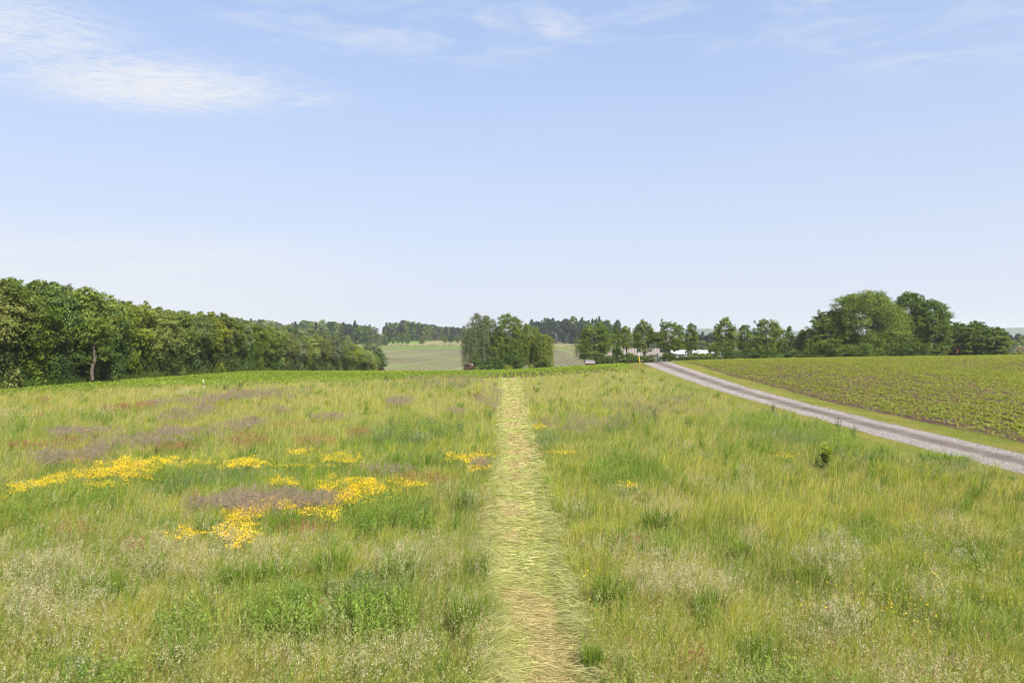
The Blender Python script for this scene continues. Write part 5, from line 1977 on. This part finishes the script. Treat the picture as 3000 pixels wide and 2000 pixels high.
DG, BGc, YGc = (0.040, 0.075, 0.022), (0.075, 0.125, 0.045), (0.170, 0.215, 0.020)
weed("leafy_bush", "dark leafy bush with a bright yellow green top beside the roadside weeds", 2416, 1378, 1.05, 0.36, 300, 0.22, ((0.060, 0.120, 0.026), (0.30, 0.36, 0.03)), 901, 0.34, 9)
weed("leafy_bush", "bright green feathery tuft in the straw pale grass right of the path", 2019, 1258, 0.65, 0.30, 260, 0.14, ((0.06, 0.13, 0.015), (0.13, 0.22, 0.02)), 902, 0.16, 14, 0.9)
weeds = [
    ("dark leafy weed standing just above the long yellow flower patch", 456, 1340, .55, .14, 60, .13, DG, BGc),
    ("small dark weed in the mauve grass next to the cream flower spot", 746, 1244, .60, .22, 80, .16, DG, BGc),
    ("dark weed at the end of the yellow flowers by the path", 1180, 1438, .32, .28, 90, .13, DG, BGc),
    ("dark rounded weed below the wide yellow flower patch", 1014, 1466, .30, .32, 90, .14, DG, BGc),
    ("upright grey green weed above the small square flower patch", 842, 1394, .50, .16, 60, .13, BGc, BGc),
    ("low pale green weed in the mauve grass band", 274, 1288, .35, .28, 70, .15, BGc, (0.13, .19, .07)),
    ("dark weed sunk in the leafy bed below the long flower patch", 352, 1470, .45, .25, 90, .14, DG, BGc),
    ("dark branching weed by the mown path above the flower strip", 1438, 1236, .7, .20, 80, .16, BGc, (0.11, .17, .04)),
    ("tiny bright green weed in the reddish grass left of the path's far end", 1371, 1162, .65, .30, 90, .2, (0.10, .17, .02), (0.16, .25, .03)),
    ("small leafy weed on the far meadow just right of the path", 1566, 1146, .45, .5, 80, .22, BGc, (0.10, .17, .05)),
    ("twiggy blue green weed in the far right meadow", 1642, 1192, .75, .28, 60, .16, DG, BGc),
    ("low blue green weed mat in the far right meadow", 1732, 1194, .35, .60, 100, .2, BGc, BGc),
    ("faint grey green weed beside the blue green mat", 1870, 1190, .35, .45, 60, .2, BGc, (0.13, .17, .08)),
    ("tall dark weed, first of the pair in the green weed bed", 1854, 1240, .95, .25, 120, .15, DG, (0.09, .15, .04)),
    ("tall dark weed, second of the pair in the green weed bed", 1920, 1236, 1.05, .30, 130, .15, DG, (0.09, .15, .04)),
    ("small dark weed alone in the pale meadow below the roadside weeds", 2123, 1366, .35, .14, 50, .12, DG, BGc),
    ("grey green weed clump in the meadow below the grass mound", 2731, 1418, .6, .35, 120, .16, BGc, (0.13, .17, .09)),
    ("tall upright weed on the road edge, tallest of the roadside ones", 2452, 1276, 1.05, .25, 120, .15, BGc, (0.10, .17, .04)),
    ("upright weed near the grass verge next to the tallest roadside one", 2500, 1288, .8, .2, 90, .14, BGc, (0.10, .17, .04)),
    ("leafy upright weed at the first bend of the roadside weeds", 2262, 1216, .95, .3, 110, .17, BGc, (0.10, .17, .04)),
    ("dark leafy weed in front of the wide weed bed by the path", 1250, 1500, .45, .25, 100, .13, DG, BGc),
    ("lush leafy weed in the shade of the low tussocks", 826, 1835, .5, .4, 150, .14, (0.05, .10, .02), (0.11, .18, .04)),
    ("bright leafy weed low down beside the seed heads and path", 1072, 1840, .5, .3, 130, .11, (0.08, .14, .03), (0.15, .23, .05)),
    ("blue green thistle like weed at the bottom edge", 200, 1995, .35, .3, 110, .13, BGc, (0.12, .17, .10)),
    ("clump of dark upright weeds on the crop edge near the stake", 700, 1146, .95, .5, 110, .24, DG, BGc),
    ("second dark weed clump on the crop edge near the stake", 662, 1146, .85, .4, 90, .24, BGc, BGc),
    ("dark weed clump at the crop edge left of the mown path", 1132, 1118, .95, .5, 100, .26, BGc, (0.09, .14, .04)),
]
for i, (lab, pxx, pyy, h, r, nl, ll, c0, c1) in enumerate(weeds):
    weed("meadow_weed", lab, pxx, pyy, h, r, nl, ll, (c0, c1), 910 + i, 0.24, 5 if r < 0.3 else 8)
# two bare dead stalks
for pxx, pyb, pyt, lab in ((531, 1426, 1350, "taller bare dark stalk of the pair beside the long yellow flower patch"), (526, 1424, 1354, "shorter bare dark stalk of the pair beside the long yellow flower patch")):
    hx, hy, hz = hit(pxx, pyb)
    r_ = thing("dead_stalk", lab, "plant", (hx, hy, hz), 0, "bare dead stalks")
    hh = (pyb - pyt) / 2000 * hy
    s = Solid()
    s.tube([(0, 0, -0.05), (-0.004, 0, hh * 0.5), (-0.012, 0, hh)], [0.011, 0.009, 0.007], 6)
    s.build("stem", M_BARK, r_)
    s = Solid()
    s.tube([(-0.012, 0, hh - 0.005), (-0.013, 0, hh + 0.02), (-0.013, 0, hh + 0.045), (-0.013, 0, hh + 0.06)], [0.010, 0.026, 0.022, 0.006], 7)
    s.build("seed_head", M_BARK, r_)

# ================================================================== haze in the air
m_hz = bpy.data.materials.new("thin_haze")
m_hz.use_nodes = True
nt = m_hz.node_tree
nt.nodes.clear()
vol = nt.nodes.new('ShaderNodeVolumePrincipled')
vol.inputs['Color'].default_value = (0.86, 0.90, 0.96, 1)
vol.inputs['Density'].default_value = 0.00015
vol.inputs['Anisotropy'].default_value = 0.2
om = nt.nodes.new('ShaderNodeOutputMaterial')
nt.links.new(vol.outputs[0], om.inputs['Volume'])
s = Solid()
s.box(-3700, 4100, -70, 3600, -16, 82)
o = s.build("haze", m_hz)
tag(o, "thin summer haze in the air over the far fields", "haze", kind='stuff')
